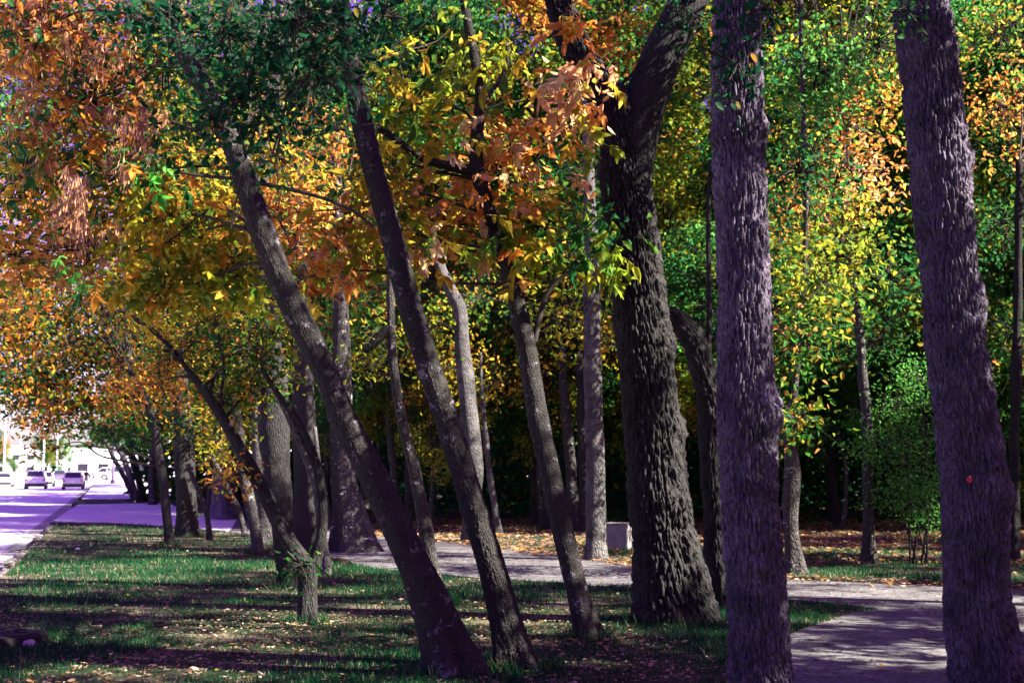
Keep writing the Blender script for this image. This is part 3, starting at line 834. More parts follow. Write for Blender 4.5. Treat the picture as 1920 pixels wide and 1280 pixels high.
r2, p2, Y2, f2 = tree('tree', 'middle of the three slender leaning trees, dark foliage hiding its top', (975, 1258),
     [(966, 1235, 58), (930, 1090, 51), (885, 940, 49), (822, 740, 46), (772, 585, 47), (730, 430, 44), (692, 285, 41), (668, 180, 36), (650, 60, 33), (630, -60, 30), (600, -230, 26)],
     68, LT, [(560, 40, 120, 80, -2.3, .6, 'dkgreen', 34), (430, 60, 120, 90, -2.0, .6, 'dkgreen', 34), (320, 30, 90, 60, -1.6, .6, 'dkgreen', 20), (450, 170, 120, 80, -1.8, .6, 'dkgreen', 26), (590, 130, 80, 80, -2.1, .5, 'dkgreen', 22),
      (390, 230, 60, 60, -1.5, .4, 'dkgreen', 9), (530, 225, 70, 50, -1.6, .4, 'dkgreen', 9), (720, 30, 80, 50, -2, .4, 'dkgreen', 12), (250, 20, 60, 40, -1.4, .4, 'dkgreen', 9), (460, 300, 40, 40, -1.5, .3, 'dkgreen', 4),
      *ABOVE(560, -260, 330, 'dkgreen', 70, -1)],
     .07, .6, 13, .16, nu=96, nv=330, disp=.009, cell=(.022, .05), lump=.014, flare=.6, knots=[(3.0, -1.3, .08, .02), (1.4, -1, .09, .02)])

r3, p3, Y3, f3 = tree('tree', 'right one of the three slender leaning trees, with orange and yellow leaves', (1102, 1198),
     [(1098, 1175, 40), (1082, 1110, 38), (1060, 1015, 39), (1030, 880, 40), (1010, 790, 40), (988, 650, 36), (960, 535, 32), (925, 420, 29), (893, 300, 27), (900, 180, 22), (880, 60, 18), (850, -80, 14)],
     50, LT, [(760, 180, 120, 120, .3, .7, 'ygreen', 21), (900, 110, 110, 90, .3, .7, 'ygreen', 18), (930, 300, 150, 110, .4, .8, 'orange', 30), (820, 420, 150, 100, .4, .8, 'orange', 27), (1000, 420, 110, 100, .3, .7, 'ygreen', 24),
      (720, 330, 80, 100, .3, .6, 'yellow', 18), (1060, 190, 60, 100, .2, .5, 'peach', 8), (640, 450, 80, 80, .5, .6, 'orange', 16), (1090, 440, 60, 80, 0, .5, 'green', 10), (580, 520, 70, 60, .5, .5, 'orange', 10), (520, 400, 80, 80, .8, .6, 'orange', 18), (520, 290, 80, 70, 1.0, .6, 'olive', 15)],
     .125, .48, 12, .17, nu=64, nv=240, disp=.006, cell=(.02, .05), lump=.01, flare=.4, droop=.5,
     extra=[([(1002, 640, 12), (1010, 600, 11), (1022, 560, 10), (1046, 525, 8), (1090, 500, 5)], M_TWIG), ([(890, 320, 20), (800, 300, 16), (740, 260, 14), (700, 235, 12)], M_BARKD),
            ([(905, 200, 9), (950, 120, 8), (945, 40, 6)], M_BARKP)])
spec3 = [(760, 170, 120, 120, 0, .6, 'ygreen', 3.5), (900, 110, 110, 90, 0, .6, 'ygreen', 2.6), (930, 300, 150, 100, 0, .7, 'peach', 6), (830, 400, 150, 100, 0, .7, 'peach', 3.4), (820, 430, 150, 90, 0, .7, 'ygreen', 2), (1000, 420, 110, 100, 0, .6, 'ygreen', 4), (950, 460, 80, 60, -.2, .4, 'orange', 2),
         (720, 330, 80, 100, 0, .5, 'yellow', 2.6), (1070, 150, 70, 120, -.4, .4, 'peach', 4.2), (1060, 40, 60, 50, -.4, .4, 'orange', 1.6), (1150, 470, 50, 60, -.7, .3, 'ygreen', 1.4), (640, 470, 80, 70, 0, .5, 'peach', 1.6), (660, 420, 70, 80, 0, .5, 'ygreen', 1.6), (1100, 430, 60, 80, -.5, .4, 'green', 2.4), (580, 520, 60, 50, 0, .4, 'orange', 1.4), (1090, 260, 60, 40, -.6, .3, 'ygreen', 1)]
hang_leaves(r3, Y3, spec3, 300, np.random.default_rng(22), 1.0)
for px, py in ((1110, 252), (1119, 263), (1098, 240)):
    bm = bmesh.new(); bmesh.ops.create_uvsphere(bm, u_segments=12, v_segments=8, radius=.028, matrix=Matrix.Translation(P(px, py, Y3 - .7)) @ Matrix.Diagonal((.9, .9, 1.1, 1)))
    link('nut', bm_mesh('nut', bm, plain('nut_husk', (0.35, 0.36, 0.03), .5, .3), True), r3)

# ------------------------------------------------------------------ trees of the middle distance
tree('tree', 'low tree splitting near its foot into spreading stems, before the dark double trunks', (577, 1168),
     [(577, 1150, 37), (577, 1100, 35), (574, 1062, 38), (552, 1030, 30), (520, 975, 28), (490, 915, 26), (455, 850, 24), (420, 790, 18), (385, 735, 16), (350, 690, 12), (322, 655, 9), (290, 622, 7), (255, 598, 5), (220, 580, 3)],
     36, M_BARKD, [(390, 600, 110, 70, .3, .9, 'mixdark', 40), (470, 650, 90, 70, .5, .9, 'forest', 40), (330, 660, 90, 60, .6, .8, 'olive', 34), (420, 740, 80, 60, .6, .8, 'forest', 28), (300, 720, 60, 50, .4, .6, 'orange', 14), (520, 620, 60, 60, .8, .7, 'ygreen', 22), (565, 1060, 16, 16, -.2, .12, 'green', 5), (440, 890, 16, 20, -.2, .15, 'orange', 5), (500, 720, 50, 50, .6, .6, 'forest', 18)],
     .085, .42, 14, .15, nu=28, nv=80, lump=.02, flare=.25,
     extra=[([(578, 1085, 26), (594, 1040, 24), (603, 1000, 20), (604, 945, 20), (594, 875, 19), (572, 818, 17), (548, 775, 14), (522, 740, 11), (490, 690, 8)], M_BARKD),
            ([(601, 985, 13), (592, 910, 16), (572, 850, 17), (550, 800, 14), (528, 755, 10), (512, 730, 7)], M_BARKP),
            ([(470, 880, 12), (440, 840, 9), (415, 760, 7), (420, 690, 6), (410, 630, 5)], M_BARKD), ([(512, 960, 10), (480, 900, 9), (440, 860, 7)], M_BARKD)])
tree('tree', 'thick dark trunk rising just behind the low split tree, leaning left', (545, 1102),
     [(543, 1080, 40), (532, 1000, 40), (522, 930, 48), (515, 850, 56), (512, 770, 58), (508, 680, 52), (500, 560, 44), (480, 400, 34), (450, 250, 24)],
     48, M_BARKD, [(380, 420, 130, 100, 2.2, 1.2, 'olive', 60), (560, 420, 110, 100, 2.2, 1.2, 'orange', 50), (470, 560, 120, 70, 1.8, 1.2, 'olive', 46), (480, 300, 120, 100, 2.4, 1.2, 'olive', 46), (600, 300, 100, 100, 2.6, 1.2, 'orange', 36), *ABOVE(450, 60, 260, 'mixdark', 60, 2)],
     .12, .45, 13, .22, nu=48, nv=120, disp=.012, cell=(.04, .14), lump=.03, flare=.2)
tree('tree', 'straight dark trunk beside the left-leaning thick trunk', (572, 1036),
     [(571, 1015, 40), (571, 900, 42), (570, 800, 42), (568, 700, 40), (566, 560, 34), (560, 380, 26), (560, 200, 20)],
     48, M_BARKD, [(620, 470, 110, 80, 1, 1.2, 'forest', 44), (540, 380, 110, 100, 1.5, 1.2, 'yellow', 40), *ABOVE(560, 150, 240, 'forest', 50)],
     .13, .5, 12, .25, nu=28, nv=60, disp=.01, cell=(.05, .18), lump=.03, flare=.25)
tree('tree', 'small pale trunk beside the low split tree', (613, 1077), [(612, 1055, 15), (606, 1000, 13), (600, 930, 11), (596, 860, 9), (590, 800, 7)], 17, M_BARKP, (), nu=14, nv=30, lump=.01)
tree('tree', 'stout trunk with flared sunlit foot, left of the leftmost leaning tree', (662, 1034),
     [(660, 1015, 62), (655, 960, 46), (645, 900, 42), (640, 830, 40), (642, 730, 38), (640, 600, 32), (635, 420, 24), (630, 250, 18)],
     78, M_BARKM, [(680, 560, 110, 80, 1.5, 1.4, 'forest', 44), (620, 620, 90, 60, 1.5, 1.2, 'green', 34), (700, 420, 110, 100, 2, 1.4, 'yellow', 40), *ABOVE(640, 200, 240, 'forest', 50)],
     .13, .5, 12, .25, nu=48, nv=100, disp=.014, cell=(.05, .18), lump=.03, flare=.35)
tree('tree', 'thin trunk with a bleached strip, close behind the leftmost leaning tree', (827, 1134),
     [(822, 1110, 30), (808, 1060, 28), (797, 990, 27), (786, 930, 24), (774, 870, 23), (757, 800, 22), (744, 730, 20), (736, 660, 18), (733, 600, 16), (730, 480, 12), (722, 380, 8)],
     32, M_BARKM, [(720, 640, 60, 50, .4, .5, 'ygreen', 14), (690, 690, 40, 40, .2, .4, 'ygreen', 12)], .09, .35, 12, .13, nu=28, nv=80, lump=.015,
     extra=[([(735, 612, 17), (715, 628, 20), (695, 648, 18), (682, 655, 16)], M_BARKD)])
tree('tree', 'white barked trunk partly hidden by the middle leaning tree', (884, 1016),
     [(883, 1000, 30), (885, 930, 32), (890, 880, 32), (880, 790, 34), (872, 700, 32), (866, 640, 28), (862, 580, 26), (846, 545, 24), (825, 500, 20), (800, 420, 14)],
     34, M_BARKP, [(800, 600, 90, 70, .8, 1.2, 'ygreen', 34), (900, 560, 90, 70, 1, 1.2, 'forest', 34), (840, 680, 90, 60, 1.2, 1.2, 'yellow', 30)], .12, .55, 12, .25, nu=28, nv=70, lump=.03)
tree('tree', 'pale sunlit straight trunk left of the concrete block', (1118, 1050),
     [(1118, 1030, 38), (1117, 940, 36), (1116, 860, 34), (1113, 760, 33), (1110, 660, 33), (1110, 580, 33), (1108, 480, 28), (1104, 350, 22), (1100, 180, 16)],
     44, M_BARKP, [(1060, 600, 90, 70, .8, 1.2, 'ygreen', 34), (1150, 640, 90, 60, 1.2, 1.2, 'yellow', 26), (1080, 480, 90, 70, 1, 1.2, 'forest', 34), (1110, 330, 130, 120, 1, 1.5, 'green', 50)], .13, .5, 12, .25, nu=40, nv=90, disp=.01, cell=(.05, .16), lump=.03, flare=.12)
# the row along the road, further off
ROW = [
 ('slim dark trunk standing alone at the walk, left of the stout dark trunk', (318, 1024), [(317, 1010, 18), (312, 960, 17), (306, 900, 17), (297, 850, 17), (290, 800, 15), (270, 740, 12), (240, 690, 9)], 20, M_BARKD,
  [(60, 600, 120, 80, 1, 1.8, 'mixdark', 192), (170, 660, 130, 80, 1, 1.8, 'mixdark', 192), (80, 710, 90, 60, .5, 1.5, 'mixdark', 112), (0, 560, 70, 90, 1, 1.5, 'orange', 96), (200, 560, 130, 80, 1.5, 1.8, 'olive', 144), (-10, 690, 40, 60, .5, 1, 'mixdark', 32), (250, 740, 100, 60, .5, 1.5, 'orange', 70), (60, 520, 110, 70, 1.5, 1.8, 'orange', 96), (330, 790, 60, 40, .5, 1, 'dkgreen', 32), (150, 760, 70, 40, .3, 1, 'mixdark', 41), (30, 640, 60, 70, .5, 1.2, 'orange', 60), (110, 760, 80, 40, .5, 1, 'orange', 50), (40, 740, 50, 50, .5, 1, 'mixdark', 36), (90, 790, 28, 45, 0, .5, 'orange', 14), (20, 760, 18, 50, 0, .5, 'dkgreen', 9), (60, 850, 8, 22, 0, .2, 'mixdark', 4), (95, 840, 6, 34, 0, .2, 'dkgreen', 4), (200, 810, 70, 22, 0, .8, 'green', 28), (70, 400, 130, 90, 2, 2, 'orange', 144), (30, 260, 120, 110, 3, 2, 'brgreen', 112), (230, 430, 140, 100, 3, 2, 'olive', 144), (170, 260, 130, 120, 4, 2, 'mixdark', 144), (120, 90, 180, 120, 5, 2, 'rust', 240), (330, 120, 150, 150, 6, 2, 'mixdark', 240), (260, 250, 130, 130, 5, 2, 'olive', 176), (520, 80, 150, 130, 6, 2, 'dkgreen', 192), (-10, 200, 80, 160, 5, 2, 'green', 112), (40, 20, 150, 110, 4, 2, 'rust', 150), (60, 70, 160, 140, 9, 2, 'mixdark', 160), (220, 120, 160, 160, 9, 2, 'mixdark', 160), (60, 280, 150, 140, 9, 2, 'green', 140), (430, 30, 200, 110, 9, 2, 'mixdark', 160), (-20, 110, 90, 120, 4, 2, 'mixdark', 100), (250, 20, 150, 80, 5, 2, 'mixdark', 110), (330, 560, 120, 80, 3, 2, 'olive', 128)]),
 ('stout dark straight trunk with paler foot, near the walk on the left', (352, 1004), [(352, 985, 38), (350, 940, 36), (347, 890, 37), (345, 850, 38), (342, 780, 34), (335, 680, 28)], 42, M_BARKD,
  [(300, 770, 90, 60, 2, 1.8, 'green', 46), (390, 800, 90, 50, 1.5, 1.6, 'olive', 46), (420, 850, 50, 30, 1, 1, 'olive', 18), (350, 650, 120, 80, 2, 1.8, 'forest', 60)]),
 ('thin crooked stem beside the stout dark trunk at the walk', (393, 1012), [(392, 1000, 11), (388, 965, 10), (378, 935, 10), (366, 905, 9), (352, 870, 7)], 12, M_BARKM, ()),
 ('purple grey broad-footed trunk across the walk, left of the thin leaning stems', (426, 974), [(424, 960, 46), (421, 930, 36), (419, 890, 34), (418, 840, 32), (416, 760, 28)], 62, M_BARKN,
  [(400, 800, 80, 60, 1, 1.8, 'green', 46), (450, 760, 80, 60, 1, 1.8, 'forest', 40)]),
 ('thin stem leaning left across the broad-footed trunk', (459, 1006), [(457, 990, 11), (447, 955, 10), (432, 925, 9), (415, 890, 8), (395, 850, 6)], 12, M_BARKM, [(425, 895, 22, 18, -.3, .4, 'orange', 8)]),
 ('leaning grey trunk in front of the pale flared trunk', (484, 1040), [(482, 1020, 20), (474, 970, 21), (465, 925, 22), (455, 880, 22), (450, 820, 20), (440, 740, 16)], 24, M_BARKM, [(430, 780, 70, 50, .6, 1.2, 'olive', 30)]),
 ('pale flared trunk between the grey leaning trunk and the dark double trunks', (500, 1014), [(499, 1000, 36), (495, 950, 28), (488, 890, 26), (484, 830, 25), (480, 740, 22)], 44, M_BARKP, [(500, 700, 90, 60, 1.5, 1.6, 'forest', 40)]),
 ('sunlit stem bending far left, first of the cluster at the road corner', (253, 942), [(248, 930, 9), (240, 910, 9), (228, 885, 9), (213, 858, 8), (203, 835, 8), (190, 815, 7), (172, 795, 6)], 11, M_BARKM, [(190, 800, 60, 30, 1, 2, 'green', 26), (240, 800, 70, 40, 1, 2, 'brgreen', 30)]),
 ('violet grey straight leaning stem, second of the cluster at the road corner', (256, 941), [(254, 930, 12), (244, 895, 12), (232, 860, 11), (220, 835, 10), (205, 815, 9), (190, 800, 8)], 13, M_BARKN, [(280, 830, 50, 26, 1, 1.6, 'brgreen', 22)]),
 ('upright thin stem, third of the cluster at the road corner', (266, 939), [(262, 915, 9), (252, 880, 9), (243, 850, 8), (236, 820, 7)], 11, M_BARKD, ()),
 ('wavy pale stem, fourth of the cluster at the road corner', (271, 936), [(268, 915, 8), (260, 890, 8), (254, 862, 8), (246, 845, 7), (240, 820, 6)], 10, M_BARKM, ()),
 ('forked dark stem at the right of the cluster at the road corner', (288, 932), [(284, 915, 12), (280, 890, 11), (268, 865, 10), (252, 835, 9), (235, 822, 7)], 14, M_BARKD, [(270, 800, 80, 40, 2, 2, 'green', 34)]),
 ('dark slim trunk beyond the walk, right of the broad-footed trunk', (445, 958), [(444, 940, 12), (441, 900, 11), (438, 850, 10), (435, 790, 9)], 14, M_BARKD, [(440, 830, 60, 40, 1, 1.6, 'olive', 26)]),
 ('thin pale stem left of the flared sunlit foot', (622, 990), [(620, 970, 8), (612, 930, 8), (604, 890, 7), (600, 850, 6), (596, 800, 5)], 9, M_BARKM, [(600, 760, 60, 60, 1, 1.6, 'green', 26)]),
]
for lab, b, pts, w0, mat, bl in ROW:
    tree('tree', lab, b, pts, w0, mat, bl, .13, .45, 12, .24, nu=16, nv=40, lump=.02, flare=.25, twig=.008)
ABM[0] = 2.0
# wood edge trees whose trunks can be told apart
EDGE = [
 ('crooked trunk with a pale hollow, just right of the furrowed knobby trunk', (1492, 1074), [(1490, 1050, 30), (1484, 1000, 26), (1482, 940, 28), (1486, 880, 30), (1480, 820, 20), (1490, 740, 15), (1503, 600, 13), (1512, 420, 11), (1506, 200, 10), (1500, 0, 9), (1494, -220, 7)], 38, M_BARKM,
  [(1530, 140, 100, 110, .5, 1.3, 'brgreen', 110), (1500, 640, 90, 80, -1, 1.2, 'forest', 46), (1540, 520, 110, 90, -1, 1.3, 'ygreen', 50), (1500, 320, 100, 120, 0, 1.5, 'green', 60), (1490, 790, 70, 50, -1, 1, 'forest', 26), *ABOVE(1430, -200, 300, 'green', 70), *ABOVE(1300, -330, 300, 'green', 70, -1), *ABOVE(1800, -190, 300, 'green', 70)]),
 ('slender forked trunk left of the leafy green shrub', (1630, 1054), [(1630, 1035, 26), (1628, 960, 20), (1626, 860, 20), (1624, 780, 20), (1618, 700, 18), (1612, 620, 16), (1598, 520, 14), (1588, 440, 13), (1580, 330, 12), (1578, 200, 10)], 34, M_BARKM,
  [(1600, 330, 110, 90, -.6, 1.2, 'peach', 50), (1570, 440, 110, 90, -.8, 1.2, 'ygreen', 50), (1660, 520, 90, 80, -.6, 1.2, 'green', 40), (1600, 220, 120, 90, -.5, 1.4, 'orange', 48), (1640, 640, 90, 60, 1, 1.2, 'green', 34), (1640, 80, 130, 90, 0, 1.5, 'forest', 50), *ABOVE(1640, -200, 300, 'forest', 70, 1), *ABOVE(1500, -300, 280, 'forest', 60), (1480, 400, 90, 100, 2, 1.4, 'orange', 34)]),
 ('thin pale stem leaning right of the white barked trunk', (935, 1000), [(932, 980, 13), (926, 940, 12), (918, 890, 11), (912, 830, 10), (905, 760, 9), (900, 660, 7)], 15, M_BARKP, [(920, 720, 100, 70, 1, 1.6, 'yellow', 36)]),
 ('brown trunk just left of the pale sunlit trunk', (1076, 994), [(1075, 970, 22), (1072, 900, 21), (1066, 820, 20), (1058, 740, 18), (1052, 650, 14)], 26, M_BARKM, [(1010, 700, 90, 70, 1, 1.6, 'yellow', 36), (1060, 780, 60, 50, 1, 1.2, 'forest', 20)]),
 ('dark trunk touching the pale sunlit trunk on its left', (1094, 996), [(1094, 970, 17), (1092, 880, 16), (1090, 780, 15), (1086, 660, 13)], 20, M_BARKD, [(1150, 560, 90, 80, 2, 1.6, 'forest', 36)]),
 ('dark trunk at the far end of the walk, behind the thin bleached trunk', (778, 972), [(778, 950, 16), (777, 880, 16), (774, 800, 15), (772, 700, 13)], 20, M_BARKD, [(760, 720, 100, 70, 1, 1.8, 'yellow', 44), (700, 740, 80, 70, 1, 1.6, 'green', 36)]),
 ('dim trunk beyond the right edge tree, at the wood edge', (1900, 1050), [(1900, 1020, 22), (1902, 900, 20), (1904, 760, 19), (1908, 560, 17), (1912, 300, 14)], 28, M_BARKD, [(1890, 200, 100, 120, 1, 1.6, 'orange', 40), (1880, 420, 90, 120, 1, 1.6, 'green', 44), (1900, 620, 80, 90, 1, 1.4, 'forest', 34), (1870, 60, 90, 80, 1.5, 1.5, 'forest', 40)]),
 ('slim dark trunk in the wood between the white barked and pale trunks', (1003, 985), [(1002, 960, 12), (1000, 880, 12), (996, 780, 11), (990, 660, 9)], 15, M_BARKD, [(980, 620, 90, 80, 1, 1.8, 'green', 40)]),
]
for lab, b, pts, w0, mat, bl in EDGE:
    tree('tree', lab, b, pts, w0, mat, bl, .12, .55, 13, .24, nu=18, nv=50, lump=.03, flare=.3, twig=.008)
# leafy shrub by the right tree
sh = G(1726, 1058); shrub = empty('shrub', (sh.x, sh.y, 0)); tag(shrub, 'bushy small-leaved green shrub with several thin stems, left of the right edge tree', 'shrub')
for i, (px, py) in enumerate(((1700, 800), (1735, 760), (1680, 900), (1750, 880), (1720, 700), (1660, 820))):
    a = Vector((sh.x + (i - 2.5) * .07, sh.y + (i % 2) * .1, -.05)); b = P(px, py, sh.y + (i % 3 - 1) * .4)
    link('stem', tube('stem', [[*a, .022], [*(a.lerp(b, .5) + Vector((random.gauss(0, .1), 0, .1))), .016], [*b, .006]], M_BARKM, 7, 14), shrub)
fo = Foliage(77)
for (px, py, rx, ry, dY, ny, ns) in ((1700, 860, 80, 80, 0, .7, 80), (1730, 940, 60, 70, -.2, .6, 60), (1690, 760, 70, 50, .2, .6, 40), (1650, 830, 60, 40, 0, .5, 30), (1760, 800, 60, 90, .3, .6, 50), (1720, 700, 50, 40, .2, .5, 22), (1680, 930, 60, 40, 0, .5, 24)):
    m = mpp(sh.y + dY); fo.blob(P(px, py, sh.y + dY), (rx * m, ny, ry * m), ns, 16, 'brgreen', .06, .6, .12, .2, 4, .004)
f, t = fo.meshes('foliage'); tag(link('foliage', f, shrub), kind='stuff'); tag(link('twig_tracery', t, shrub), kind='stuff')

# ------------------------------------------------------------------ the wood behind, and trees outside the view that shade the lawn
def crown_kind(seed, pal, pal2, n=420, per=26, R=(3.0, 3.0, 3.4), L=.16, clump=False):
    fo = Foliage(seed); r = np.random.default_rng(seed)
    nb = 16
    for i in range(nb):
        c = unit(r.normal(size=3)) * np.array(R) * r.uniform(.25, .95)
        q = r.uniform(.18, .28) if clump else r.uniform(.24, .40)
        fo.blob(c, np.array(R) * q, n // nb, per, pal if i % 3 else pal2, L, .55, .15 if clump else .2, .5, 4, .012, core=c * .4 + np.array((0, 0, -.4)))
    return fo.meshes('crown')
CKS = [crown_kind(200, 'forest', 'ygreen', 250, clump=True), crown_kind(201, 'green', 'forest', 250, clump=True)]
CK = [crown_kind(100, 'green', 'ygreen'), crown_kind(101, 'green', 'forest'), crown_kind(102, 'green', 'orange'), crown_kind(103, 'green', 'brgreen'), crown_kind(104, 'ygreen', 'forest')]
for f, t in CK: pass
WT = [tube('trunk', [[0, 0, -.1, .19], [.1, .05, 2.5, .15], [-.1, 0, 5.5, .12], [.1, .1, 9, .08], [0, 0, 12, .03]], m_, 12, 26, 0, (.05, .2), .05, (), i * 1.3, .3) for i, m_ in enumerate((M_BARKM, M_BARKD, M_BARKM))]
WT += [tube('trunk', [[0, 0, -.1, .07], [.15, .05, 1.5, .055], [-.1, 0, 3.2, .04], [.1, .1, 5, .02]], M_BARKM, 9, 20, 0, (.05, .2), .03, (), 5.1, .2)]
def wood_tree(x, y, k, cz, s, label, group, tk, rng, name='tree', z2=None, CK=CK):
    r = empty(name, (x, y, 0)); tag(r, label, 'tree', group)
    o = link('trunk', WT[tk], r, False); o.rotation_euler = (0, 0, rng.uniform(0, 6.28)); ts = rng.uniform(.75, 1.15); o.scale = (ts, ts, ts * (cz + s * 2) / 12.0 if tk < 3 else 1.0)
    for j, (zz, ss) in enumerate([(cz, s)] + ([z2] if z2 else [])):
        f, t = CK[(k + j) % len(CK)]; a = rng.uniform(0, 6.28)
        dx, dy = (0, 0) if j == 0 else (rng.normal() * .6, rng.normal() * .6)
        for nm, me in (('crown', f), ('twig_tracery', t)):
            q = link(nm, me, r, False); q.location = (dx, dy, zz); q.rotation_euler = (0, 0, a); q.scale = (ss, ss, ss); tag(q, kind='stuff')
rng = np.random.default_rng(31)
COLR = ('green and yellow-green', 'green', 'green and orange', 'fresh green', 'yellow-green')
for row, (y0, xs, cz, s) in enumerate(((33, np.arange(-3, 34, 4.4), 6.6, .92), (38.5, np.arange(-8, 38, 4.4), 8.2, 1.1), (45, np.arange(-12, 42, 4.6), 9.0, 1.2), (53, np.arange(-16, 48, 5.0), 9.5, 1.35))):
    for i, x in enumerate(xs):
        xx = x + rng.normal() * .8; yy = y0 + rng.normal() * 1.2 + max(0, (4 - xx) * .3 if xx < 4 else 0)
        kk = int(rng.integers(5))
        wood_tree(xx, yy, kk, cz + rng.normal() * .8, s * rng.uniform(.85, 1.15), COLR[kk] + ' tree in the ' + ('front', 'second', 'third', 'rear')[row] + ' row of the wood beyond the walk', 'trees of the wood beyond the walk', int(rng.integers(3)), rng, z2=(13.6 + rng.normal() * .8 + row, 1.15 + .1 * row))
for i, x in enumerate(np.arange(-6, 26, 2.1)):
    kk = int(rng.integers(5))
    wood_tree(x + rng.normal() * .5, 34 + rng.normal() * 2.5 + max(0, (2 - x) * .5), kk, 3.6 + rng.normal() * .4, .55 * rng.uniform(.8, 1.2), 'slim young ' + COLR[kk] + ' tree of the understorey at the wood edge', 'young trees at the wood edge', 3, rng, 'sapling')
# trees beyond the left stems, between walk and car park
for x, y, k, cz, s in ((-10, 62, 1, 7.5, 1.2), (-15, 72, 3, 8, 1.3), (-6, 58, 0, 7, 1.1), (-19, 84, 1, 8.5, 1.4), (-12, 80, 4, 8, 1.3), (-3, 52, 3, 7, 1.1), (-22, 80, 1, 7.5, 1.3), (-25, 92, 3, 7.5, 1.3), (-28, 104, 0, 7.5, 1.3), (-32, 117, 1, 7.5, 1.3), (-37, 130, 3, 7.5, 1.3), (-22, 101, 1, 8.5, 1.4), (-26, 114, 3, 8.5, 1.4), (-31, 124, 0, 8.5, 1.4), (-30, 109, 1, 6.8, 1.4), (-33, 112, 3, 6.0, 1.2), (-28, 110.5, 0, 9.5, 1.4)):
    wood_tree(x, y, k, cz, s, 'green tree between the walk and the far car park', 'trees before the far car park', int(rng.integers(3)), rng)
# right of the view: they shade lawn and walk
for x, y, k, cz, s in ((8.0, 6.0, 1, 7.0, .75), (11.5, 10.5, 0, 7.4, 1.0), (9.5, 14.3, 3, 7.2, .75), (15, 5.5, 1, 8, 1.1), (14.5, 15.5, 2, 7.5, 1.0), (18.5, 10.5, 1, 8.2, 1.1), (13.5, 21, 0, 7.5, 1.0), (19, 18, 3, 8.0, 1.1), (7.5, 3.0, 0, 7.6, 1.15), (5.4, 6.6, 1, 8.3, .6)):
    wood_tree(x, y, k, cz, s, 'tree right of the view whose crown shades the lawn', 'trees shading the lawn from the right', int(rng.integers(3)), rng, CK=CKS)
for x, y, k, cz, s in ((15.5, 26.5, 1, 7.0, 1.0), (20.5, 23.5, 0, 7.5, 1.1), (26, 20, 3, 8, 1.2), (25, 28, 1, 8, 1.2), (14.8, 30, 2, 9.5, 1.0), (31, 24, 0, 8, 1.2)):  # unseen trees added to shade the face of the wood
    wood_tree(x, y, k, cz, s, 'tree added right of the view to shade the wood', 'added trees shading the wood from the right', int(rng.integers(3)), rng)
for x, y, k, cz, s in ((3.5, -2.5, 1, 7.6, 1.2), (-3.8, -3.0, 3, 7.8, 1.15), (-1.0, -7.5, 0, 7.4, 1.2), (5.5, -8.5, 1, 7.4, 1.2), (10, -1.0, 3, 7.6, 1.2), (13, -6, 1, 7.6, 1.2), (11.4, 7.4, 1, 6.6, 1.05)):  # crowns added out of view to dim sky light and shade the walk
    wood_tree(x, y, k, cz, s, 'tree added near the photographer, outside the view, for its shade', 'trees added near the photographer for shade', int(rng.integers(3)), rng)
# rows of trees added out of view, blocking low sky light
for i in range(9):
    wood_tree(-7 + i * 4.2 + rng.normal() * .6, -11 - (i % 2) * 4 + rng.normal(), int(rng.integers(5)), 4.2, 1.1, 'tree added behind the photographer to block low sky light', 'trees added behind the photographer', int(rng.integers(3)), rng, z2=(8.6, 1.1))
for i in range(8):
    wood_tree(-9 + i * 5 + rng.normal() * .6, -21 + rng.normal(), int(rng.integers(5)), 4.2, 1.3, 'tree added behind the photographer to block low sky light', 'trees added behind the photographer', int(rng.integers(3)), rng, z2=(10, 1.3))
for i in range(7):  # unseen row added against low sky light from the right
    wood_tree(29 + rng.normal(), -12 + i * 5.0, int(rng.integers(5)), 4.4, 1.2, 'tree added far right of the walk to block low sky light', 'trees added far right of the walk', int(rng.integers(3)), rng, z2=(9, 1.2))
# deep wood that reads as one mass
def deep_wood():
    fo = Foliage(55); r = fo.rng
    n = 52000; X = r.uniform(-20, 62, n); Yv = r.uniform(58, 72, n) + np.maximum(0, -X) * .4; Z = r.uniform(0, 1, n) ** 1.15 * 19
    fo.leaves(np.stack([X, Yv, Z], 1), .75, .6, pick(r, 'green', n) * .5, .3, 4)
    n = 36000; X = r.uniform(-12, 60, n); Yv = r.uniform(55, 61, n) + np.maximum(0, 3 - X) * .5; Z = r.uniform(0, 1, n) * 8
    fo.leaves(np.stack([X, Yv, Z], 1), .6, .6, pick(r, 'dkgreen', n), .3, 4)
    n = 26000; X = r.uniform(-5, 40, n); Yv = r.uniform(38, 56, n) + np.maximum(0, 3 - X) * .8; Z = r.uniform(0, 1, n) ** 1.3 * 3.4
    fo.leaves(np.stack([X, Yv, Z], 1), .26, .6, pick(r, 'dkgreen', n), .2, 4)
    m = 240; X = r.uniform(-8, 45, m); Yv = r.uniform(40, 58, m) + np.maximum(0, 3 - X) * .8
    a = np.stack([X, Yv, np.zeros(m)], 1); b = a + np.stack([r.normal(size=m) * .4, r.normal(size=m) * .4, np.full(m, 9.0)], 1)
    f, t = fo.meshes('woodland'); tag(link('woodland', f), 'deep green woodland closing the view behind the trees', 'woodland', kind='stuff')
deep_wood()
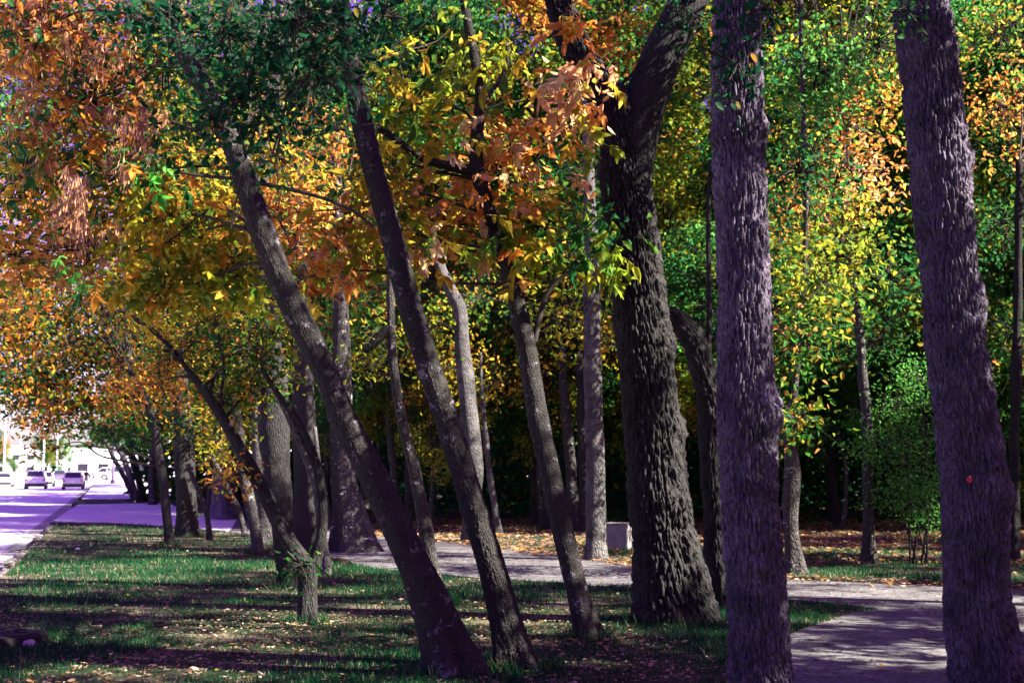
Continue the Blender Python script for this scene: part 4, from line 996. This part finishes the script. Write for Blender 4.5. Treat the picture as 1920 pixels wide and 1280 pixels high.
#PART3
# ------------------------------------------------------------------ small things on the lawn
b0 = G(1163, 1030); blk = empty('concrete_block', (b0.x, b0.y + .2, 0), math.radians(-21)); tag(blk, 'grey concrete seat block standing on the leafy grass behind the walk', 'block')
M_CONC = ground_mat('block_concrete', [(0.16, 0.155, 0.15), (0.24, 0.23, 0.215), (0.30, 0.285, 0.265)], 5.0, 0.3, 0.5, 60)
def block_part(name, size, z, bev, seed):
    bm = bmesh.new(); add_box(bm, (0, 0, z), size, 0, bev)
    bmesh.ops.subdivide_edges(bm, edges=[e for e in bm.edges if e.calc_length() > .15], cuts=4, use_grid_fill=True)
    for v in bm.verts: v.co += Vector([noise.noise((v.co + Vector((seed + i, 0, 0))) * 14) * .004 for i in range(3)])
    return link(name, bm_mesh(name, bm, M_CONC), blk, False)
block_part('base', (.47, .47, .50), .245, .012, 1); block_part('cap', (.485, .485, .035), .513, .008, 5)
c = G(-14, 1205); mh = empty('access_cover', (c.x, c.y, 0)); tag(mh, 'round dark raised access cover in the grass at the left edge', 'cover')
M_IRON = plain('cover_iron', (0.018, 0.016, 0.016), .8, .1, .0, .4, 30, .6)
def lathe(name, prof, mat, n=48):
    V, Q = [], []
    for r, z in prof:
        for i in range(n): a = i * 2 * PI / n; V.append((r * math.cos(a), r * math.sin(a), z))
    for j in range(len(prof) - 1):
        for i in range(n): k = j * n; Q.append((k + i, k + (i + 1) % n, k + n + (i + 1) % n, k + n + i))
    return mesh_np(name, V, Q, None, mat, False)
link('ring', lathe('ring', [(.50, -.05), (.485, .06), (.47, .085), (.43, .09), (.43, .07), (.0, .07)], M_IRON), mh, False)
link('lid', lathe('lid', [(.42, .07), (.42, .094), (.40, .10), (.36, .097), (.33, .102), (.18, .099), (.15, .104), (.0, .104)], M_IRON), mh, False)
bm = bmesh.new()
for i in range(8):
    a = i * PI / 4; add_box(bm, (.26 * math.cos(a), .26 * math.sin(a), .104), (.12, .02, .008), a, .003)
link('tread_rib', bm_mesh('tread_rib', bm, M_IRON), mh, False)
def rock(name, label, px, py, r, col, seed):
    g0 = G(px, py); bm = bmesh.new(); bmesh.ops.create_icosphere(bm, subdivisions=3, radius=r)
    for v in bm.verts:
        v.co *= 1 + .35 * noise.noise(v.co / r * .9 + Vector((seed, 0, 0))) + .1 * noise.noise(v.co / r * 3); v.co.z *= .75
    o = link(name, bm_mesh(name, bm, plain(name + '_stone', col, .85, .2, var=.3, scale=25, bump=.5))); o.location = (g0.x, g0.y, r * .35); tag(o, label, 'stone')
rock('stone', 'fist-sized grey stone in front of the round access cover', 55, 1212, .062, (.3, .28, .3), 3)
rock('stone', 'small white stone on the lawn near the kerb', 145, 1031, .05, (.75, .72, .68), 8)
g0 = G(72, 1034)
fb = empty('fallen_branch', g0); tag(fb, 'dry forked branch lying on the grass by the kerb', 'branch')
for nm, rows in (('stem', [(-.5, -.2, .03, .014), (0, 0, .10, .013), (.5, .15, .06, .009), (.9, .1, .12, .005)]), ('twig', [(0, 0, .1, .009), (.3, .2, .28, .007), (.6, .25, .24, .004)]), ('twig', [(-.2, -.1, .06, .009), (0, -.2, .2, .006), (.3, -.3, .12, .003)])):
    link(nm, tube(nm, [[a, b, c_, d * 1.6] for a, b, c_, d in rows], M_BARKM, 7, 14), fb, False)
for i, (px, py, a, L) in enumerate(((1150, 1050, .4, .5), (690, 1205, .2, .5), (1100, 1075, 1.3, .35))):
    g0 = G(px, py); o = link('fallen_twig', tube('fallen_twig', [[-L / 2, 0, .02, .009], [0, .03, .05, .008], [L / 2, -.02, .03, .004]], M_BARKM, 6, 10)); o.location = (g0.x, g0.y, .01); o.rotation_euler = (0, 0, a)
    tag(o, ('short dark twig lying on the walk near the concrete block', 'short broken stick in leaves left of the leftmost leaning trunk', 'thin twig on the walk behind the leaning trees')[i], 'twig')

# ------------------------------------------------------------------ cars, person, far street
M_GLASS = plain('car_glass', (0.02, 0.02, 0.03), .08, .6, var=.05)
M_TYRE = plain('tyre_rubber', (0.015, 0.015, 0.015), .8, .2)
M_RIM = plain('rim_alloy', (0.5, 0.5, 0.52), .3, .5, .9)
M_TRIM = plain('black_trim', (0.02, 0.02, 0.022), .5, .4)
M_TAIL = plain('tail_lens', (0.5, 0.06, 0.04), .2, .6)
M_PLATE = plain('plate', (0.8, 0.8, 0.8), .5)
def car(label, loc, rz, paint, kind='suv', name='car'):
    root = empty(name, loc, rz); tag(root, label, 'car', 'cars on the road and car park')
    L, W, H = dict(suv=(4.5, 1.84, 1.68), hatch=(4.2, 1.78, 1.56), sedan=(4.7, 1.82, 1.45))[kind]
    gc = .2; belt = H * .58
    # side profile, rear at -L/2; y runs forward
    prof = [(-.5, .36), (-.497, belt * .9), (-.48, belt), (.22, belt * .99), (.30, belt * .96), (.47, belt * .80), (.5, belt * .6), (.5, .32), (.46, gc), (-.47, gc)]
    def extr(name, pr, wf, mat, parent):
        bm = bmesh.new(); n = len(pr)
        A = [bm.verts.new((-W / 2 * wf[i], p[0] * L, p[1])) for i, p in enumerate(pr)]; B = [bm.verts.new((W / 2 * wf[i], p[0] * L, p[1])) for i, p in enumerate(pr)]
        for i in range(n): bm.faces.new((A[i], A[(i + 1) % n], B[(i + 1) % n], B[i]))
        bm.faces.new(A); bm.faces.new(B[::-1])
        bmesh.ops.recalc_face_normals(bm, faces=bm.faces[:])
        bmesh.ops.bevel(bm, geom=bm.edges[:], offset=.045, segments=2, affect='EDGES', clamp_overlap=True)
        return link(name, bm_mesh(name, bm, mat, False), parent, False)
    body = extr('body', prof, [.95, 1, .98, .98, .97, .93, .9, .9, .86, .9], paint, root)
    r0 = {'suv': -.47, 'hatch': -.45, 'sedan': -.36}[kind]; r1_ = {'suv': -.42, 'hatch': -.34, 'sedan': -.22}[kind]
    cab = [(r0, belt - .03), (r1_, H - .03), (-.1, H), (.06, H - .05), (.25, belt - .03)]
    roof = extr('cabin', cab, [.93, .74, .74, .74, .9], paint, root)
    def quad(name, pts, mat, parent):
        bm = bmesh.new(); f = bm.faces.new([bm.verts.new(p) for p in pts]); r = bmesh.ops.extrude_face_region(bm, geom=[f]); n = f.normal
        f.normal_update(); n = f.normal.copy()
        for v in r['geom']:
            if isinstance(v, bmesh.types.BMVert): v.co += n * .012
        return link(name, bm_mesh(name, bm, mat), parent, False)
    def onslope(t, s, a, b, wa, wb, push):
        y = (a[0] + (b[0] - a[0]) * t) * L; z = a[1] + (b[1] - a[1]) * t; wv = (wa + (wb - wa) * t) * W / 2
        return Vector((s * wv, y + push[0], z + push[1]))
    a, b = cab[0], cab[1]; ps = (-.008, .008)
    quad('rear_window', [onslope(.22, -.88, a, b, .93, .74, ps), onslope(.22, .88, a, b, .93, .74, ps), onslope(.88, .88, a, b, .93, .74, ps), onslope(.88, -.88, a, b, .93, .74, ps)], M_GLASS, roof)
    a, b = cab[4], cab[3]; ps = (.01, .01)
    quad('windscreen', [onslope(.15, -.9, a, b, .9, .74, ps), onslope(.15, .9, a, b, .9, .74, ps), onslope(.92, .9, a, b, .9, .74, ps), onslope(.92, -.9, a, b, .9, .74, ps)], M_GLASS, roof)
    for s in (-1, 1):
        for (ya, yb, yc, yd) in ((r0 + .05, -.09, -.09, r1_ + .03), (-.07, .2, .06, -.07)):
            zt, zb = H - .13, belt + .03
            fx = lambda z: s * (W / 2 * (.93 + (.74 - .93) * (z - belt) / (H - belt)) + .004)
            quad('side_window', [(fx(zb), ya * L, zb), (fx(zb), yb * L, zb), (fx(zt), yc * L, zt), (fx(zt), yd * L, zt)], M_GLASS, roof)
        for y in (-.31, .31):
            wh = empty('wheel', (s * (W / 2 - .1), y * L, .33)); wh.parent = root
            bm = bmesh.new(); add_cyl(bm, (-.11, 0, 0), (.11, 0, 0), .33, .33, 24); bmesh.ops.bevel(bm, geom=[e for e in bm.edges if len(e.link_faces) == 2 and e.calc_face_angle(0) > 1], offset=.03, segments=2, affect='EDGES')
            link('tyre', bm_mesh('tyre', bm, M_TYRE), wh, False)
            bm = bmesh.new(); add_cyl(bm, (s * .10, 0, 0), (s * .118, 0, 0), .21, .2, 16); link('rim', bm_mesh('rim', bm, M_RIM), wh, False)
        bm = bmesh.new(); add_box(bm, (s * W * .41, -L * .492, belt * .83), (.26, .06, .17), 0, .02); link('tail_light', bm_mesh('tail_light', bm, M_TAIL), root, False)
        bm = bmesh.new(); add_box(bm, (s * W * .37, L * .478, belt * .72), (.32, .1, .13), 0, .03); link('headlight', bm_mesh('headlight', bm, M_RIM), root, False)
        bm = bmesh.new(); add_box(bm, (s * (W / 2 + .07), L * .17, belt + .08), (.17, .09, .13), 0, .03); link('mirror', bm_mesh('mirror', bm, paint), root, False)
    bm = bmesh.new(); add_box(bm, (0, -L * .5, .38), (W * .9, .1, .26), 0, .03); link('bumper', bm_mesh('bumper', bm, M_TRIM), root, False)
    bm = bmesh.new(); add_box(bm, (0, -L * .503, belt * .72), (.32, .02, .16), 0, .004); link('plate', bm_mesh('plate', bm, M_PLATE), root, False)
    return root
P_W = plain('paint_white', (0.62, 0.60, 0.64), .25, .5, var=.02, coat=.5)
P_S = plain('paint_silver', (0.62, 0.60, 0.64), .25, .5, var=.03, coat=.5)
P_G = plain('paint_grey', (0.30, 0.29, 0.32), .25, .5, var=.03, coat=.5)
P_D = plain('paint_dark', (0.10, 0.09, 0.12), .25, .5, var=.03, coat=.5)
def on_road(px, py): return G(px, py, -.115)
def placed(px, py, dz=0): q = on_road(px, py); return (q.x + KD.x * 2.2, q.y + KD.y * 2.2, -.12 + dz)
car('pale car with dark rear window and black bumper, driving away on the road', placed(65, 916.5), rz_k, P_W, 'suv')
car('white car just ahead of and right of the dark-windowed pale car', placed(83, 912), rz_k, P_W, 'hatch')
car('silver rounded car driving away close to the kerb', placed(136, 917.5), rz_k, P_S, 'hatch')
car('white car cut by the left picture edge', placed(4, 913), rz_k, P_W, 'sedan')
def parked(px, Y, z): q = P(px, 880, Y); return (q.x, q.y, z)
car('grey parked car seen side on behind the bent stems', parked(222, 146, .40), rz_k + 1.45, P_G, 'suv')
car('white parked car right of the cluster of stems', parked(292, 140, .37), rz_k + 1.2, P_W, 'suv')
car('dark parked car beyond the silver car on the road', parked(112, 190, -.12), rz_k + PI, P_D, 'suv')
car('white parked car far behind the trees in the car park', parked(196, 165, .46), rz_k + 1.5, P_W, 'sedan')
car('white parked car glimpsed beside the broad-footed trunk', parked(388, 132, .35), rz_k + .3, P_W, 'suv')
car('silver parked car glimpsed beside the flared sunlit foot', parked(606, 128, .3), rz_k + .3, P_S, 'suv')

# person on foot beside the silver car
pp = on_road(161, 913); per = empty('person', (pp.x, pp.y, -.12), rz_k); tag(per, 'person in dark clothes walking at the kerb beside the silver car', 'person')
def skin(name, verts, edges, rad, mat, parent, root_i=0):
    me = bpy.data.meshes.new(name); me.from_pydata(verts, edges, []); o = link(name, me, parent, False)
    md = o.modifiers.new('skin', 'SKIN'); md.use_smooth_shade = True
    if not me.skin_vertices: 
        bm = bmesh.new(); bm.from_mesh(me); bm.verts.layers.skin.verify(); bm.to_mesh(me); bm.free()
    for i, r in enumerate(rad):
        me.skin_vertices[0].data[i].radius = (r, r) if not isinstance(r, tuple) else r
        me.skin_vertices[0].data[i].use_root = (i == root_i)
    s = o.modifiers.new('sub', 'SUBSURF'); s.levels = 2; s.render_levels = 2
    me.materials.append(mat); return o
M_SKIN = plain('skin', (0.35, 0.2, 0.14), .5, .3); M_COAT = plain('dark_coat', (0.015, 0.013, 0.02), .8, .2); M_TROU = plain('dark_trousers', (0.012, 0.012, 0.018), .85, .2); M_HAIR = plain('hair', (0.02, 0.014, 0.01), .6, .3)
bv = [(0, 0, .95), (0, 0, 1.15), (0, .01, 1.38), (0, .02, 1.50), (0, .03, 1.60), (0, .045, 1.72), (.19, 0, 1.40), (.25, -.04, 1.14), (.25, .06, .90), (.25, .09, .80), (-.19, 0, 1.40), (-.25, .05, 1.14), (-.24, .16, .92), (-.24, .19, .82), (.09, 0, .88), (.10, .12, .48), (.10, .02, .08), (.10, .16, .04), (-.09, 0, .88), (-.10, -.05, .48), (-.10, -.24, .12), (-.10, -.12, .04)]
be = [(0, 1), (1, 2), (2, 3), (3, 4), (4, 5), (2, 6), (6, 7), (7, 8), (8, 9), (2, 10), (10, 11), (11, 12), (12, 13), (0, 14), (14, 15), (15, 16), (16, 17), (0, 18), (18, 19), (19, 20), (20, 21)]
br = [(.15, .11), (.13, .10), (.16, .11), .06, .09, .08, .06, .045, .035, .03, .06, .045, .035, .03, .085, .06, .045, .03, .085, .06, .045, .03]
body = skin('body', bv, be, br, M_SKIN, per)
skin('jacket', bv[:3] + [bv[6], bv[7], bv[8], bv[10], bv[11], bv[12]], [(0, 1), (1, 2), (2, 3), (3, 4), (4, 5), (2, 6), (6, 7), (7, 8)], [(.18, .14), (.165, .13), (.185, .13), .078, .062, .052, .078, .062, .052], M_COAT, per)
skin('trousers', [bv[0], bv[14], bv[15], bv[16], bv[18], bv[19], bv[20]], [(0, 1), (1, 2), (2, 3), (0, 4), (4, 5), (5, 6)], [(.165, .125), .10, .078, .062, .10, .078, .062], M_TROU, per)
skin('hair', [(0, .02, 1.66), (0, .02, 1.75)], [(0, 1)], [(.098, .098), (.085, .085)], M_HAIR, per)
skin('backpack', [(0, -.2, 1.12), (0, -.2, 1.38)], [(0, 1)], [(.15, .1), (.14, .09)], M_TROU, per)

# far street: pale buildings, poles, trees
M_WALLW = plain('render_white', (0.7, 0.69, 0.68), .8, .2, var=.06, scale=.4); M_WALLC = plain('render_cream', (0.6, 0.54, 0.46), .8, .2, var=.08, scale=.4); M_ROOFP = plain('roof_pale', (0.5, 0.48, 0.47), .7)
M_POLE = plain('pole_steel', (0.62, 0.62, 0.63), .4, .5, .3)
def building(label, px, Y, wd, h, dp, mat, nwin, storeys, z=0.0):
    q = P(px, 880, Y); r = empty('building', (q.x, q.y, z), rz_k); tag(r, label, 'building')
    bm = bmesh.new(); add_box(bm, (0, dp / 2, h / 2), (wd, dp, h)); link('wall', bm_mesh('wall', bm, mat), r, False)
    bm = bmesh.new(); add_box(bm, (0, dp / 2, h + .15), (wd + .6, dp + .6, .3)); rf = link('roof', bm_mesh('roof', bm, M_ROOFP), r, False)
    bm = bmesh.new(); add_box(bm, (wd * .2, dp * .5, h + .8), (1.6, 1.4, 1.0)); link('vent_box', bm_mesh('vent_box', bm, M_POLE), rf, False)
    for s in range(storeys):
        for i in range(nwin):
            x = -wd / 2 + wd * (i + .5) / nwin; zz = 1.7 + s * 3.1
            if zz + .8 > h: continue
            bm = bmesh.new(); add_box(bm, (x, -.03, zz), (wd / nwin * .55, .06, 1.4)); wn = link('window', bm_mesh('window', bm, M_POLE), r, False)
            bm = bmesh.new(); add_box(bm, (x, -.065, zz), (wd / nwin * .5, .02, 1.28)); link('pane', bm_mesh('pane', bm, M_GLASS), wn, False)
    bm = bmesh.new(); add_box(bm, (wd * .02, -.05, 1.1), (1.1, .1, 2.2)); link('door', bm_mesh('door', bm, M_POLE), r, False)
building('long low white building behind the silver car and the stems', 232, 225, 17, 4.6, 12, M_WALLW, 5, 1, .3)
building('pale building far down the road, behind the dark-windowed car', 30, 330, 24, 7.5, 14, M_WALLW, 7, 2)
building('distant white two-storey building above the silver car', 118, 420, 20, 7, 14, M_WALLW, 6, 2)
building('white building glimpsed between trunks beyond the car park', 470, 190, 26, 5.0, 12, M_WALLW, 7, 1, .5)
building('white building glimpsed right of the dark double trunks', 660, 185, 22, 5.0, 12, M_WALLW, 6, 1, .5)
for i, (px, Y, h, lab) in enumerate(((7, 150, 9, 'pale street pole above the white car at the left edge'), (36, 200, 9, 'pale street pole left of the dark-windowed car'), (81, 170, 9.5, 'pale street pole with cross arm above the dark-windowed car'), (106, 210, 9, 'pale street pole between the two cars on the road'), (212, 120, 8, 'white pole standing behind the bent stems'))):
    q = P(px, 880, Y); r = empty('street_pole', (q.x, q.y, -.1 if px < 200 else .3), rz_k); tag(r, lab, 'pole', 'street poles')
    bm = bmesh.new(); add_cyl(bm, (0, 0, 0), (0, 0, h), .13, .08, 12); link('shaft', bm_mesh('shaft', bm, M_POLE), r, False)
    bm = bmesh.new(); add_cyl(bm, (0, 0, 0), (0, 0, .35), .24, .2, 12); link('foot', bm_mesh('foot', bm, M_KERB), r, False)
    bm = bmesh.new(); add_cyl(bm, (0, 0, h - .2), (-1.9, 0, h + .1), .05, .04, 8); link('arm', bm_mesh('arm', bm, M_POLE), r, False)
    bm = bmesh.new(); add_box(bm, (-2.1, 0, h + .1), (.7, .28, .14), 0, .04); link('lamp_head', bm_mesh('lamp_head', bm, M_POLE), r, False)
rng = np.random.default_rng(8)
for i, (px, Y, k, cz, s, lab) in enumerate(((188, 240, 3, 8.2, 1.25, 'round pale green tree rising behind the low white building'), (5, 260, 2, 5.5, 1.3, 'yellowish far tree at the left picture edge'), (100, 300, 3, 5.0, 1.4, 'far green tree between the two cars on the road'), (88, 250, 1, 5.5, 1.1, 'far green tree behind the cross-armed pole'))):
    q = P(px, 880, Y); wood_tree(q.x, q.y, k, cz, s, lab, None, 0, rng)
